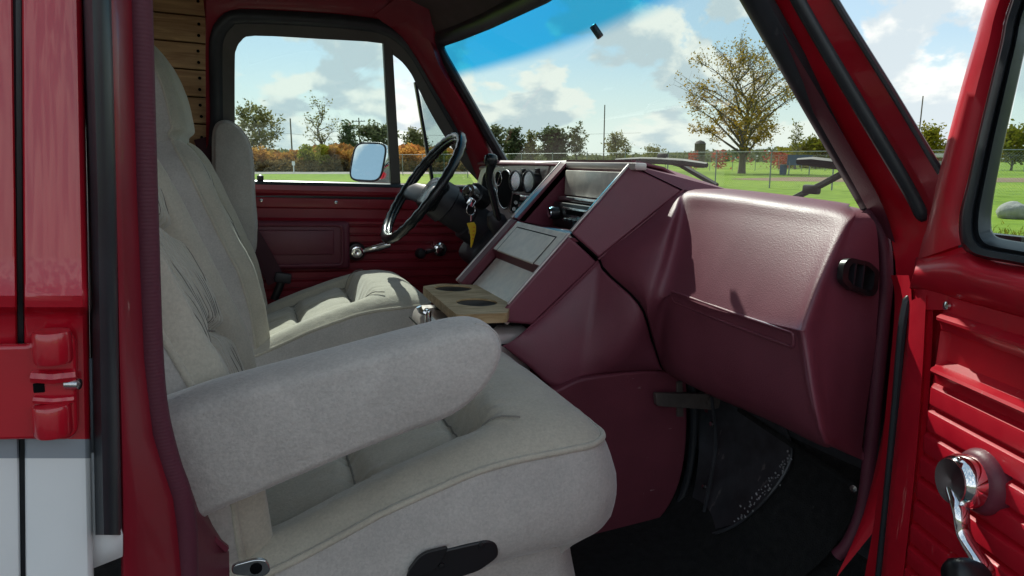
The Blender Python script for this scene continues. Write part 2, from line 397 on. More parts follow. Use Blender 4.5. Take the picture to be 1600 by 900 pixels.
for k in range(9):
    y = .64 + 1.95 * k / 8; b = 1 - ((y - 1.615) / .975) ** 2
    hd.append([Vector((x, y, z + .05 * b)) for x, z in ((.93 + .10 * b, -.13), (1.2, -.19), (1.5, -.27), (1.68, -.36), (1.72, -.55), (1.70, -.9))])
part('hood', MB().grid(hd), M_red, solid=.01)
part('fender', MB().prism([(.86, .62, -.08), (.86, .62, -.85), Vector((1.7, .62, -.85)), Vector((1.7, .62, -.3)), Vector((1.2, .62, -.13))], (0, -.02, 0)), M_red)
part('driver_fender', MB().prism([(.84, 2.60, -.08), (.84, 2.60, -.85), (1.7, 2.60, -.85), (1.7, 2.60, -.3), (1.2, 2.60, -.13)], (0, .02, 0)), M_red)
part('lower_side', hexa(-3.3, .95, 2.585, 2.61, -.95, -.7), M_white)

# ---- headliner, roof rail above the driver window, dark overhead trim
hl = [[Vector((x, y, .53 + .04 * (1 - ((y - 1.6) / .8) ** 2) - (.02 if x > .3 else 0))) for x in (-3.2, -1, 0, .34, .44)] for y in [.8 + 1.6 * k / 10 for k in range(11)]]
part('headliner', MB().grid(hl), M_head, solid=.01)
def header(y):            # lower rear edge of the windshield header
    b = 1 - ((y - 1.615) / .75) ** 2
    return Vector((.575 + .09 * b, y, .405 + .012 * b))
ov = []
for k in range(17):
    y = .84 + 1.52 * k / 16; h = header(y)
    ov.append([Vector((.43, y, .532)), Vector((.46, y, .522)), Vector((.55, y, .487)), h + Vector((-.035, 0, .045)), h + Vector((-.012, 0, .018)), h + Vector((.01, 0, .012)), h + Vector((.04, 0, .05))])
part('overhead_trim', MB().grid(ov), M_visor, ang=60)
part('header_gasket', MB().tube([header(.88 + 1.44 * k / 24) + Vector((.012, 0, .004)) for k in range(25)], .013, 10, up=(0, 0, 1), sx=1.2), M_rubber)

# ---- driver side: planes of the door
def dY(z): return 2.50 - .30 * max(0, z + .06)           # tumblehome above the sill
DN = Vector((0, 1, .30)).normalized()
def DP(px, py, off=0.):          # point on the upper driver side plane
    return PP(px, py, Vector((0, 2.50 + off, -.06)), DN)
W0 = [(369, 294), (367, 190), (367, 96), (369, 78), (377, 64), (398, 56), (500, 61), (598, 68), (612, 84), (628, 97), (642, 115), (652, 135), (672, 175), (700, 222), (727, 262), (748, 298), (620, 297), (500, 295)]
W1 = [(347, 299), (346, 190), (345, 85), (349, 58), (362, 40), (384, 33), (500, 38), (575, 45), (601, 52), (622, 66), (640, 85), (654, 108), (684, 160), (712, 208), (738, 250), (760, 304), (620, 303), (500, 301)]
W2 = [(334, 302), (332, 190), (330, 85), (334, 48), (349, 26), (374, 17), (500, 23), (580, 31), (611, 40), (634, 55), (652, 76), (667, 100), (697, 152), (724, 200), (748, 244), (772, 308), (620, 307), (500, 305)]
def ring(A, offA, B, offB, n=3):
    a = [DP(x, y, offA) for x, y in A]; b = [DP(x, y, offB) for x, y in B]
    return MB().grid([a, b], cv=True)
drv = part('driver_door', MB().box((.37, 2.58, -.42), (.98, .02, .70)), M_red)
a = [DP(x, y, .03) for x, y in W0]; b = [DP(x, y, .0) for x, y in W0]; c = [DP(lerp(x, x1, .92), lerp(y, y1, .92), -.012) for (x, y), (x1, y1) in zip(W0, W1)]; d_ = [DP(x, y, .0) for x, y in W1]; e_ = [DP(x, y, .05) for x, y in W1]
part('window_frame', MB().grid([spline(q, 3, True) for q in (a, b, c, d_, e_)], cv=True), M_frame, drv, ang=50)
part('window_seal', MB().tube(spline([DP((x + x1) / 2, (y + y1) / 2, -.005) for (x, y), (x1, y1) in zip(W1, W2)], 3, True), .014, 8, sx=1.6, closed=True, up=(0, 1, 0)), M_rubber, drv, ang=60)
part('pane', MB().prism([DP(x, y, .035) for x, y in [(364, 292), (364, 60), (398, 50), (600, 64), (626, 292)]], (0, .004, 0)), M_glass, drv, ang=0)
# divider post and vent window
def bar(p, q, w0, w1, dep, off):
    a, b = DP(*p, off), DP(*q, off); dx0, dx1 = Vector((w0 / 2, 0, 0)), Vector((w1 / 2, 0, 0)); d = Vector((0, dep, 0))
    return MB().loft([[a - dx0, a + dx0, a + dx0 + d, a - dx0 + d], [b - dx0 * w1 / w0, b + dx1, b + dx1 + d, b - dx1 + d]])
part('divider_post', bar((606, 62), (619, 292), .030, .036, .03, -.004), M_frame, drv, bevel=.004)
part('vent_post', bar((650, 128), (678, 292), .010, .012, .02, .004), M_rubber, drv, bevel=.002)
vp = [(652, 140), (672, 172), (700, 223), (726, 262), (742, 288), (678, 290)]
vb = DP(660, 280, .03)
vm = MB().prism([DP(x, y, .03) for x, y in vp], (0, .004, 0))
part('vent_pane', vm, M_open, drv, ang=0)
vo = [DP(x, y, .02) for x, y in [(655, 150), (680, 172), (700, 232), (694, 286), (676, 286)]]
vo = [p + Vector((0, .35 * (p.x - vo[4].x), 0)) for p in vo]
part('open_vent_pane', MB().prism(vo, (.003, .003, 0)), M_open, drv, ang=0)
# body around the opening: rail above, rear pillar, front pillar
out = [(280, 300), (300, 190), (300, 20), (300, -30), (300, -60), (374, -40), (500, -22), (580, 0), (618, 12)]
m = MB()
A_ = [DP(x, y, -.0) for x, y in W2[:9]]
B_ = [DP(x, y, -.02) for x, y in [(323, 283), (322, 190), (321, 85), (322, 40), (322, 0), (372, 2), (500, 6), (592, 10), (652, 20)]]
C_ = [DP(323, 283, .06), DP(322, 190, .06), DP(321, 85, .06), DP(321, 30, .04)] + [Vector((x, 2.30, .56)) for x in (-.12, -.03, .20, .40, .62)]
m.grid([A_, B_, C_])
part('roof_rail', m, M_maroonp, ang=60)
# sloping front pillar on the driver side, as sections from the window seal to the windshield gasket
st = [((585, 24), (640, -20), (690, -10), (740, -20)), ((604, 40), (640, 32), (668, 44), (694, 66)), ((626, 62), (652, 60), (676, 74), (690, 90)), ((646, 88), (668, 96), (690, 110), (703, 120)), ((676, 140), (698, 148), (722, 162), (734, 170)), ((704, 188), (727, 198), (750, 212), (762, 220)), ((728, 236), (752, 246), (772, 256), (784, 262)), ((752, 295), (782, 300), (802, 312), (820, 320))]
rows = []
for i, s4 in enumerate(st):
    n_ = [PP(*s4[0], Vector((0, 2.53, -.06)), DN), PP(*s4[0], Vector((0, 2.488, -.06)), DN), PP(*s4[1], Vector((0, 2.45, -.06)), DN), PP(*s4[2], Vector((0, 2.43, -.06)), DN), PP(*s4[3], Vector((0, 2.46, -.06)), DN)]
    rows.append(n_)
part('front_pillar', MB().grid([spline(q, 4) for q in zip(*rows)][::-1]), M_maroonp, ang=60)
# bottom of the window and the ribbed door skin
prof = [(289, .004), (290, -.006), (291, -.014), (298, -.016), (303, -.012), (307, .0), (309, .004), (311, -.002), (323, -.002), (325, .0), (327, .010), (341, .010), (346, -.006), (350, -.006), (352, .004)]
y = 353
while y < 520:
    prof += [(y, .004), (y + 2.0, -.006), (y + 10.5, -.0055), (y + 12, .004)]; y += 13.9
rows = []
for X in (-.40, -.2, 0, .2, .4, .6, .80, .803, .806):
    r = []
    for py, off in prof:
        z = PY(520, py, 2.5).z
        if X > .80: off = .012 if X < .805 else .03
        r.append(Vector((X, 2.5 + off, z)))
    rows.append(r)
part('ribbed_skin', MB().grid(rows), M_maroonp, drv, ang=25)
part('sill_seal', MB().tube([DP(x, y, -.008) for x, y in [(345, 286), (400, 287), (500, 289), (620, 292), (700, 294), (752, 295)]], .012, 8), M_rubber, drv)
# armrest with raised rim
ar = part('armrest', MB().box((0, 0, 0), (.36, .05, .165), bev=.012, seg=3), M_vinylt, drv)
ac = PY(462, 383, 2.47); ar.location = ac - LOC[drv]; LOC[ar] = ac
for v in ar.data.vertices: v.co.x += (v.co.z) * .0
part('armrest_pad', MB().box(ac + Vector((-.01, -.028, .012)), (.27, .012, .085), bev=.005), M_vinylt, ar)
part('armrest_rim', MB().tube(rounded([ac + Vector(q) for q in [(-.17, -.026, .072), (.155, -.026, .072), (.155, -.026, -.068), (-.17, -.026, -.068)]], .02), .007, 8, closed=True), M_vinylt, ar)
# inside door handle and window crank
hc = PY(557, 393, 2.47)
h = part('door_handle', MB().lathe(hc, (0, -1, 0), [(.033, -.02), (.033, .0), (.028, .008), (.02, .01)], 28), M_black, drv)
part('handle_cap', MB().lathe(hc, (0, -1, 0), [(.023, .0), (.023, .016), (.020, .022), (.010, .024), (.0, .021)], 28, cap=False), M_chrome, h)
part('handle_lever', MB().tube([hc + Vector((.02, -.012, .0)), PY(572, 391, 2.455), PY(590, 387, 2.44), PY(610, 381.5, 2.43)], [.006, .012, .013, .011], 10, sx=.6), M_chrome, h)
cc = PY(686, 389, 2.46)
h = part('window_crank', MB().lathe(cc, (0, -1, 0), [(.027, -.03), (.027, .005), (.025, .018), (.015, .024), (.0, .022)], 28, cap=False), M_chrome, drv)
part('crank_arm', MB().tube([cc, PY(672, 392, 2.43), PY(660, 395, 2.42)], [.010, .009, .010], 8), M_chrome, h)
part('crank_knob', MB().lathe(PY(656, 395.5, 2.425), (0, -1, 0), [(.014, -.01), (.019, 0), (.019, .02), (.012, .03), (0, .031)], 16), M_black, h)
for px, py in ((408, 313), (525, 316)):
    part('screw', MB().lathe(PY(px, py, 2.498), (0, -1, 0), [(.006, 0), (.0055, .003), (0, .0045)], 10), M_dchrome, drv)
part('lock_knob', MB().lathe(PY(407, 288, 2.50), (0, 0, 1), [(.006, -.01), (.006, .012), (.011, .016), (.011, .028), (.005, .032)], 12), M_black, drv)

# ---- plank wall behind the driver's seat
part('plank_backing', MB().box((-.95, 2.52, .05), (1.7, .012, 1.2)), M_dark)
ys = [-22, 24, 66.5, 108.5, 151, 193, 235, 277, 319, 361]
for a, b in zip(ys, ys[1:]):
    zt, zb = PY(300, a, 2.49).z, PY(300, b, 2.49).z
    xr = PY(324 + max(0, a) * .035, (a + b) / 2, 2.49).x
    q = part('plank', MB().box(((xr - 1.5) / 2, 2.50, (zt + zb) / 2), (xr + 1.5, .02, zt - zb - .004), bev=.002, seg=1), M_plank)
    random.seed(int(a) + 99)
    for t in ((.3, .72) if random.random() < .6 else (.5,)):
        part('screw', MB().lathe((xr - .025 - random.uniform(0, .006), 2.489, lerp(zt, zb, t)), (0, -1, 0), [(.005, 0), (.005, .002), (.002, .0022)], 8), M_dark, q)

# ---- windshield, curved in plan
def WS(u, v):           # u across (0 passenger, 1 driver), v up
    y = lerp(.805, 2.41, u); b = 1 - ((y - 1.6075) / .8025) ** 2
    lo = Vector((.93 + .06 * b, y, -.07)); hi = Vector((.575 + .09 * b, lerp(.905, 2.34, u), .42 + .01 * b))
    return lo.lerp(hi, v)
NU, NV = 24, 24
wsrows = [[WS(i / NU, j / NV) for j in range(NV + 1)] for i in range(NU + 1)]
mw = MB().grid(wsrows)
ws = part('windshield', mw, M_wind, ang=180)
at = ws.data.attributes.new('height', 'FLOAT', 'POINT')
for i in range(NU + 1):
    for j in range(NV + 1):
        u, v = i / NU, j / NV
        at.data[i * (NV + 1) + j].value = (v - .72) / .075
g = [WS(0, v / 20) for v in range(0, 21)] + [WS(u / 20, 1) for u in range(1, 20)] + [WS(1, 1 - v / 20) for v in range(0, 21)]
part('windshield_gasket', MB().tube(rounded([WS(0.0, 0), WS(.0, .97), WS(.12, .972), WS(.25, .975), WS(.5, .975), WS(.75, .975), WS(.88, .972), WS(1, .97), WS(1, 0)], [0, .06, 0, 0, 0, 0, 0, .06, 0], 8), .017, 10, sx=1.5, up=(1, 0, .7)), M_rubber, ws)
mb_ = PP(923, 48, WS(.5, .5), (WS(1, 0) - WS(0, 0)).cross(WS(.5, 1) - WS(.5, 0)).normalized())
mt = MB().box((0, 0, 0), (.012, .018, .034), bev=.003); Mx = Matrix.Rotation(R(-38), 3, 'Y') @ Matrix.Rotation(R(-10), 3, 'X')
part('mirror_mount', MB().add([Mx @ v + mb_ + Vector((.015, 0, 0)) for v in mt.v], mt.f), M_black, ws, ang=30)

# ---- passenger front pillar: trim, paint, seal, outer paint
def up_to_roof(c):
    (x0, y0, Y0), (x1, y1, Y1) = c[0], c[1]
    if y0 > -50: return c
    k = (y0 + 190) / (y1 - y0); return [(x0 + (x0 - x1) * k, -190, Y0 + (Y0 - Y1) * k)] + c
def strip(cols, rows, n=5):
    """cols: list of (list of (px,py,Y)) running down; lofted sideways"""
    return MB().grid([spline([PY(*q) for q in up_to_roof(c)], n) for c in cols])
c_trim0 = [(1122, -70, .95), (1164, 0, .93), (1256, 160, .885), (1340, 306, .845), (1366, 360, .83)]
c_trim1 = [(1128, -70, .905), (1170, 0, .885), (1262, 160, .84), (1346, 306, .80), (1374, 362, .785)]
c_trim2 = [(1155, -70, .875), (1194, 0, .855), (1288, 160, .805), (1372, 306, .765), (1399, 380, .742)]
part('pillar_trim', strip([c_trim0, c_trim1, c_trim2], 0), M_vinylt, ang=50)
c_r0 = [(1150, -70, .90), (1190, 0, .88), (1284, 160, .83), (1366, 306, .788), (1394, 380, .76), (1400, 470, .735), (1385, 640, .73), (1350, 800, .73), (1305, 905, .73)]
c_r1 = [(1195, -70, .85), (1234, 0, .83), (1328, 160, .775), (1424, 306, .722), (1462, 362, .70), (1430, 450, .69), (1420, 490, .69), (1400, 640, .68), (1390, 800, .68), (1378, 905, .68)]
part('pillar_paint', strip([c_r0, c_r1], 0), M_maroonp if False else M_redin, ang=60)
sl = [(1213, -70, .83), (1249, 0, .81), (1342, 160, .755), (1425, 300, .705), (1446, 345, .69)]
part('door_seal', MB().tube(spline([PY(*q) for q in up_to_roof(sl)], 6), [.011] * 28 + [.010, .008, .005], 10, sx=1.0), M_rubber, ang=70)
c_o0 = [(1220, -70, .83), (1258, 0, .80), (1352, 160, .745), (1436, 306, .695), (1448, 350, .68), (1425, 450, .68)]
c_o1 = [(1262, -70, .80), (1300, 0, .765), (1390, 145, .70), (1466, 272, .645), (1492, 330, .63), (1500, 440, .64)]
c_o2 = [(1262, -70, .86), (1300, 0, .82), (1390, 145, .76), (1466, 272, .70), (1492, 330, .69), (1500, 440, .70)]
part('outer_pillar', strip([c_o0, c_o1, c_o2], 0), M_red, ang=50)
part('drip_edge', MB().tube(spline([PY(*q) for q in [(1230, -190, .86), (1270, -70, .79), (1305, 0, .757), (1395, 145, .695), (1470, 270, .64)]], 6), .0045, 8), M_rubber)
# ribbed edge trim down the front of the door opening
tr = [(1352, 330, .80), (1378, 372, .775), (1384, 430, .765), (1379, 500, .755), (1370, 600, .75), (1360, 700, .75), (1349, 790, .75), (1328, 845, .75), (1308, 868, .76)]
part('edge_trim', MB().tube(spline([PY(*q) for q in tr], 8), .0105, 10, sx=1.1), M_rib)
# rubber edge of the gap between body and door
part('gap_seal', MB().tube(spline([PY(*q) for q in [(1419, 462, .655), (1409, 520, .652), (1399, 640, .652), (1386, 780, .652), (1373, 910, .652)]], 6), [.002] + [.0055] * 24, 8), M_rubber)
part('hinge_jamb', strip([[(1392, 430, .72), (1398, 480, .70), (1384, 640, .69), (1368, 800, .69), (1350, 905, .69)], [(1420, 430, .66), (1424, 480, .64), (1412, 640, .64), (1398, 800, .64), (1385, 905, .64)]], 0), M_redin, ang=60)
part('cowl', MB().grid([[Vector((.86, y, -.082)), Vector((1.06 + .09 * (1 - ((y - 1.615) / .8) ** 2), y, -.085))] for y in [.80 + 1.63 * k / 20 for k in range(21)]]), M_black, solid=.01)
# ================================================================== DASH AND ENGINE COVER
def cage(pts, faces, creases=()):
    m = MB().add(pts, faces); m.cr = creases; return m
def crease(o, prs, w=.8):
    me = o.data; ly = me.attributes.get('crease_edge') or me.attributes.new('crease_edge', 'FLOAT', 'EDGE')
    key = {tuple(sorted(e.vertices)): e.index for e in me.edges}
    for a, b in prs:
        i = key.get(tuple(sorted((a, b))))
        if i is not None: ly.data[i].value = w

dash = part('dashboard', MB().grid([[Vector((.772 + .0, y, .012)), Vector((.80, y, .022)), Vector((.86, y, .012)), Vector((.96, y, -.035)), Vector((1.03, y, -.066))] for y in [1.34 + 1.08 * k / 12 for k in range(13)]]), M_vinyl, solid=.006)

# passenger pad: rows go from the windshield over the top, down the face to the underside
netX = [  # columns left to right: (px,py,X) for every row
 [(1124, 293, .965), (1070, 298, .868), (1052, 335, .80), (1032, 398, .765), (1014, 470, .742), (1025, 530, .80), (1040, 580, .855), (1050, 580, .95)],
 [(1130, 294, .965), (1082, 299, .865), (1072, 330, .835), (1058, 395, .80), (1046, 458, .77), (1046, 470, .772), (1052, 583, .80), (1075, 590, .95)],
 [(1190, 300, .965), (1150, 304, .860), (1140, 335, .828), (1120, 405, .785), (1100, 474, .752), (1100, 488, .754), (1110, 612, .785), (1130, 612, .95)],
 [(1270, 310, .965), (1240, 315, .855), (1228, 348, .820), (1205, 425, .770), (1175, 495, .738), (1175, 510, .740), (1200, 652, .770), (1220, 640, .95)],
 [(1325, 318, .965), (1306, 324, .850), (1288, 358, .812), (1257, 440, .757), (1236, 510, .724), (1238, 526, .726), (1274, 689, .757), (1300, 670, .95)],
]
rows = [[PX(*q) for q in c] for c in netX]
# sharpen the crease: double the control line
def densify(c): return spline(c, 5)
sideX = [PX(1322, 321, .955), PX(1332, 332, .848), PX(1314, 362, .808), PX(1280, 440, .752), PX(1255, 514, .718), PX(1257, 530, .719), PX(1290, 692, .748), PX(1330, 672, .95)]
side1 = [PY(1362, 330, .80), PY(1360, 338, .775), PY(1370, 360, .765), PY(1374, 440, .755), PY(1369, 520, .75), PY(1368, 540, .75), PY(1346, 712, .75), PY(1370, 690, .75)]
mid = [lerp(a, b, .25) for a, b in zip(sideX, side1)]
mid2 = [lerp(a, b, .6) for a, b in zip(sideX, side1)]
seamc = [PX(1116, 292, .965), PX(1064, 298, .864), PX(1000, 351, .79), PY(938, 405, 1.325), PY(1000, 473, 1.215), PY(1020, 530, 1.245), PY(1036, 577, 1.272), PX(1045, 578, .95)]
seam2 = [lerp(a, b, .5) + Vector((-.004, -.008, 0)) * k for a, b, k in zip(seamc, rows[0], (0, 0, 1, 2, 1, 0, 0, 0))]
colsd = [densify(c) for c in [seamc, seam2] + rows + [sideX, mid, mid2, side1]]
grid_ = [spline(list(q), 6) for q in zip(*colsd)]
part('passenger_pad', MB().grid(grid_), M_vinyl, dash, ang=75)
# long embossed strip
def onpad(px, py):
    best = None; d = vray(px, py)
    for r in range(len(grid_) - 1):
        for c in range(len(grid_[0]) - 1):
            a, b, e = grid_[r][c], grid_[r][c + 1], grid_[r + 1][c]
            nn = (b - a).cross(e - a)
            if abs(d.dot(nn)) < 1e-12: continue
            p = d * (a.dot(nn) / d.dot(nn)); dd = (p - (a + grid_[r + 1][c + 1]) / 2).length
            if best is None or dd < best[0]: best = (dd, p)
    return best[1]
em = rounded([onpad(1049, 455), onpad(1145, 489), onpad(1240, 520), onpad(1240, 543), onpad(1145, 508), onpad(1053, 472)], [.008, 0, .006, .006, 0, .008], 4)
part('embossed_strip', MB().tube(em, .0028, 6, closed=True), M_vinyl, dash, ang=70)
# side vent by the door
vc = onpad(1327, 433); va, vb2 = onpad(1350, 433), onpad(1327, 460)
nv = (va - vc).cross(vb2 - vc).normalized()
if nv.y > 0: nv = -nv
vo = [PP(x, y, vc, nv) for x, y in [(1311, 403), (1342, 410), (1357, 424), (1354, 456), (1345, 464), (1310, 450), (1299, 438), (1302, 412)]]
vo = [p + nv * .009 for p in vo]; vo = rounded(vo, .006, 3); vi = [lerp(sum(vo, Vector()) / len(vo), p, .72) for p in vo]
v_ = part('side_vent', MB().grid([[p + nv * .0 for p in vo], [p + nv * .010 for p in vo], [p + nv * .011 for p in vi], [p - nv * .02 for p in vi]], cv=True), M_black, dash, ang=30)
cv_ = sum(vo, Vector()) / len(vo)
part('vent_throat', MB().add([p - nv * .012 for p in vi], [tuple(range(len(vi)))]), M_dark, v_, solid=.004)
for f in (-.3, .25):
    q = cv_ + (va - vc).normalized() * f * .03
    part('vent_blade', MB().box(q + nv * .002, (.003, .012, .040)), M_col, v_)

# ---- engine cover / centre console
YN, YF = 1.33, 1.665
A = PY(985, 257, YN); Dn = PY(893, 366, YN); P_ = PY(798, 472, YN)
Af = Vector((A.x, YF, A.z)); Df = Vector((Dn.x, YF, Dn.z)); Pf = Vector((P_.x, YF, P_.z))
B = PX(1068, 297, .862); T1 = PX(1040, 263, .965); T2 = PX(1146, 299, .965)
C = PY(935, 405, 1.325); E_ = PY(1000, 474, 1.30); G_ = PX(1030, 395, .77); K_ = PY(1036, 578, 1.27)
cov = part('engine_cover', MB().add([A, B, T2, T1, Vector((.965, YF, .0)), Vector((A.x, YF, A.z))], [(0, 1, 2), (0, 2, 3), (0, 3, 4, 5)]), M_vinyl, ang=20)
def sheet(poly, back, name, m, parent, r=0, bevel=.006, seg=3):
    q = rounded(poly, r, 4) if r else poly
    return part(name, MB().prism(q, back), m, parent, bevel=bevel, seg=seg)
def insetp(poly, d):
    c = sum(poly, Vector()) / len(poly); return [p + (c - p).normalized() * d for p in poly]
sheet(insetp([A, B, C, Dn], .0015), (0, .014, 0), 'upper_side_panel', M_vinyl, cov, bevel=.006, seg=4)
M_ = PY(786, 541, 1.33); N_ = PY(778, 503, 1.33); L_ = PY(868, 606, 1.285); Q_ = PY(950, 584, 1.275)
C2, E2 = PY(934, 409, 1.325), PY(997, 479, 1.30); C3 = PY(832, 508, 1.33)
D2 = Dn + Vector((-.004, 0, -.004)); C2, E2 = PY(934, 410, 1.325), PY(996, 479, 1.215)
part('side_facet', MB().prism([D2, C2, C3, N_, P_ + Vector((-.003, 0, -.004))], (0, .014, 0)), M_vinyl, cov, bevel=.006, seg=4)
sc_ = colsd[0][15:31]                         # the dense seam line down the edge of the passenger pad
def resample(P, n):
    L = [0]
    for p, q in zip(P, P[1:]): L.append(L[-1] + (q - p).length)
    out = []
    for k in range(n):
        s = L[-1] * k / (n - 1); i = max(0, min(len(P) - 2, next((j for j in range(len(L) - 1) if L[j + 1] >= s), len(P) - 2)))
        out.append(lerp(P[i], P[i + 1], (s - L[i]) / max(1e-9, L[i + 1] - L[i])))
    return out
up_ = [lerp(C3, sc_[0], k / 14) for k in range(14)] + sc_
up_ = [p + Vector((-.0022, 0, -.0022)) for p in up_]
lo_ = resample(spline([M_, lerp(M_, L_, .5) + Vector((0, -.004, 0)), L_, lerp(L_, Q_, .5) + Vector((0, 0, .004)), Q_, lerp(Q_, K_, .5) + Vector((0, 0, .001)), lerp(Q_, K_, .97)], 6), len(up_))
rws = []
for f in (0, .015, .05, .25, .5, .75, .95, .985, 1.0):
    bul = -.010 * math.sin(math.pi * f) + (.008 if f in (0, 1.0) else .0015 if f in (.015, .985) else 0)
    rws.append([lerp(a, b, f) + Vector((0, bul, 0)) for a, b in zip(up_, lo_)])
part('lower_facet', MB().grid(rws), M_vinyl, cov, ang=180)
part('piping', MB().tube(spline([C2, lerp(C2, C3, .5) + Vector((0, -.002, 0)), C3, PY(800, 535, 1.33), M_], 6), .0026, 6), M_vinyl, cov)
part('crease_bead', MB().tube(spline([B, lerp(B, C, .5), C], 6), .0022, 6), M_vinyl, cov)
part('seam', MB().tube([Dn + Vector((0, .003, 0))] + [p + Vector((0, .003, 0)) for p in sc_], .0028, 6), M_dark, cov)
# removable lower cover with its gasket and metal flange
lc = [(870, 610), (905, 594), (950, 586), (1000, 581), (1036, 581), (1070, 592), (1074, 640), (1072, 700), (1062, 755), (1040, 800), (1005, 832), (960, 846), (900, 852), (800, 850), (740, 700), (790, 640)]
lcp = spline([PY(x, y, 1.265) for x, y in lc], 4, True)
part('lower_cover', MB().prism(lcp, (0, .06, 0)), M_vinyls, cov, bevel=.005)
gk = spline([PY(x, y, 1.27) for x, y in [(1078, 585), (1084, 640), (1081, 705), (1070, 762), (1047, 808), (1008, 842), (960, 858), (900, 866)]], 6)
part('cover_gasket', MB().tube(gk, .009, 8), M_rubber, cov)
fl = spline([PY(x, y, 1.29) for x, y in [(1108, 590), (1112, 650), (1106, 715), (1092, 775), (1066, 822), (1015, 855), (960, 868), (900, 876)]], 6)
part('metal_flange', MB().tube(fl, .012, 8, sx=.5, up=(0, 1, 0)), M_metal, cov)
fl = spline([PY(x, y, 1.31) for x, y in [(1098, 600), (1104, 650), (1098, 712), (1083, 772), (1056, 818), (1012, 850), (960, 862)]], 6)
part('flange_lip', MB().tube(fl, .0022, 6), M_scuff, cov)
# over-centre latch
lt = [PY(x, y, 1.255) for x, y in [(1020, 612), (1100, 613), (1120, 620), (1122, 634), (1108, 638), (1022, 632)]]
la = part('cover_latch', MB().prism(rounded(lt, .006, 3), (0, -.012, 0)), M_latch, cov, bevel=.003)
part('latch_pivot', MB().lathe(PY(1110, 627, 1.24), (0, -1, 0), [(.012, 0), (.012, .006), (.005, .008), (.005, .004)], 16), M_latch, la)
part('latch_bracket', MB().prism([PY(x, y, 1.262) for x, y in [(1056, 596), (1064, 594), (1066, 650), (1056, 650)]], (0, -.006, 0)), M_latch, la, bevel=.001)
part('latch_plate', MB().prism(rounded([PY(x, y, 1.275) for x, y in [(1100, 605), (1135, 615), (1138, 640), (1100, 644)]], .006, 3), (0, -.006, 0)), M_vinylt, la, bevel=.001)

# sloping console face: rims, far rail, radio recess
def SL(t, y, n=0.):      # t 0 at the top edge A, 1 at the lower end P; n = proud of the slope
    p = lerp(A, P_, t); nn = Vector((-(A.z - P_.z), 0, A.x - P_.x)).normalized()
    return Vector((p.x, y, p.z)) + nn * n
tD = (A.x - Dn.x) / (A.x - P_.x)
def slab(t0, t1, y0, y1, n0, n1, name, m, parent=cov, bev=.003):
    return part(name, MB().loft([[SL(t0, y0, n0), SL(t0, y1, n0), SL(t0, y1, n1), SL(t0, y0, n1)], [SL(t1, y0, n0), SL(t1, y1, n0), SL(t1, y1, n1), SL(t1, y0, n1)]]), m, parent, bevel=bev)
slab(.0, tD + .0, YN - .001, YN + .007, -.002, .004, 'near_rim', M_silver)
slab(tD + .01, 1.02, YN - .001, YN + .006, -.002, .004, 'lower_near_rim', M_silver)
slab(.0, tD, YF - .014, YF + .02, -.02, .004, 'far_rim', M_vinylt)
slab(.0, tD, YF + .02, YF + .028, -.02, .006, 'far_rim_edge', M_silver)
slab(tD + .01, 1.05, YF - .02, YF + .02, -.02, .004, 'far_rail', M_vinylt)
slab(tD + .01, 1.05, YF + .02, YF + .027, -.02, .006, 'far_rail_edge', M_silver)
part('top_rim', MB().box((A.x + .012, (YN + YF) / 2, A.z - .004), (.03, YF - YN + .05, .016), bev=.004), M_silver, cov)
part('console_far_side', MB().prism([A, Dn, P_, P_ + Vector((0, 0, -.40)), Vector((.95, 0, -.7)) + Vector((0, YN, 0)), Vector((.95, YN, 0))], (0, .004, 0)).add([], []), M_vinylt, cov).location.y += (YF + .02 - YN)
XR = A.x - .012
rec = part('recess_wall', MB().box((XR + .02, (YN + YF) / 2, (A.z + Dn.z) / 2 - .01), (.01, YF - YN, .19)), M_vinylt, cov)
part('recess_side', MB().prism([SL(.02, YF - .014, -.002), Vector((XR + .02, YF - .014, A.z - .01)), Vector((XR + .02, YF - .014, Dn.z - .02)), SL(tD, YF - .014, -.004)], (0, .006, 0)), M_vinylt, cov)
part('recess_floor', MB().box(((Dn.x + XR) / 2 + .008, (YN + YF) / 2, Dn.z - .012), (XR - Dn.x + .02, YF - YN, .008)), M_vinylt, cov)
part('storage_plate', MB().box((XR + .004, (YN + YF) / 2 - .005, A.z - .048), (.008, YF - YN - .05, .062), bev=.002), M_tray, cov)
part('trim_bar', MB().box((XR - .006, (YN + YF) / 2 - .005, A.z - .088), (.022, YF - YN - .045, .012), bev=.003), M_dchrome, cov)
ra = part('radio', MB().box((XR - .012, 1.50, A.z - .128), (.035, .27, .062), bev=.003), M_black, cov)
xr = XR - .0305
part('radio_face', MB().box((xr, 1.485, A.z - .124), (.004, .17, .034), bev=.001), M_dchrome, ra)
part('tuning_window', MB().box((xr - .003, 1.485, A.z - .117), (.003, .12, .012)), M_dark, ra)
for k in range(5):
    part('push_button', MB().box((xr - .006, 1.435 + k * .025, A.z - .136), (.012, .016, .007), bev=.001), M_black, ra)
for yk in (1.60, 1.385):
    kn = part('radio_knob', MB().lathe((xr - .001, yk, A.z - .124), (-1, 0, 0), [(.016, 0), (.016, .018), (.013, .022)], 18), M_black, ra)
    part('knob_cap', MB().lathe((xr - .0235, yk, A.z - .124), (-1, 0, 0), [(.012, 0), (.011, .002), (.0, .0025)], 18), M_chrome, ra)
part('lower_bezel', MB().box((XR - .02, 1.50, A.z - .164), (.03, .28, .008), bev=.002), M_black, cov)
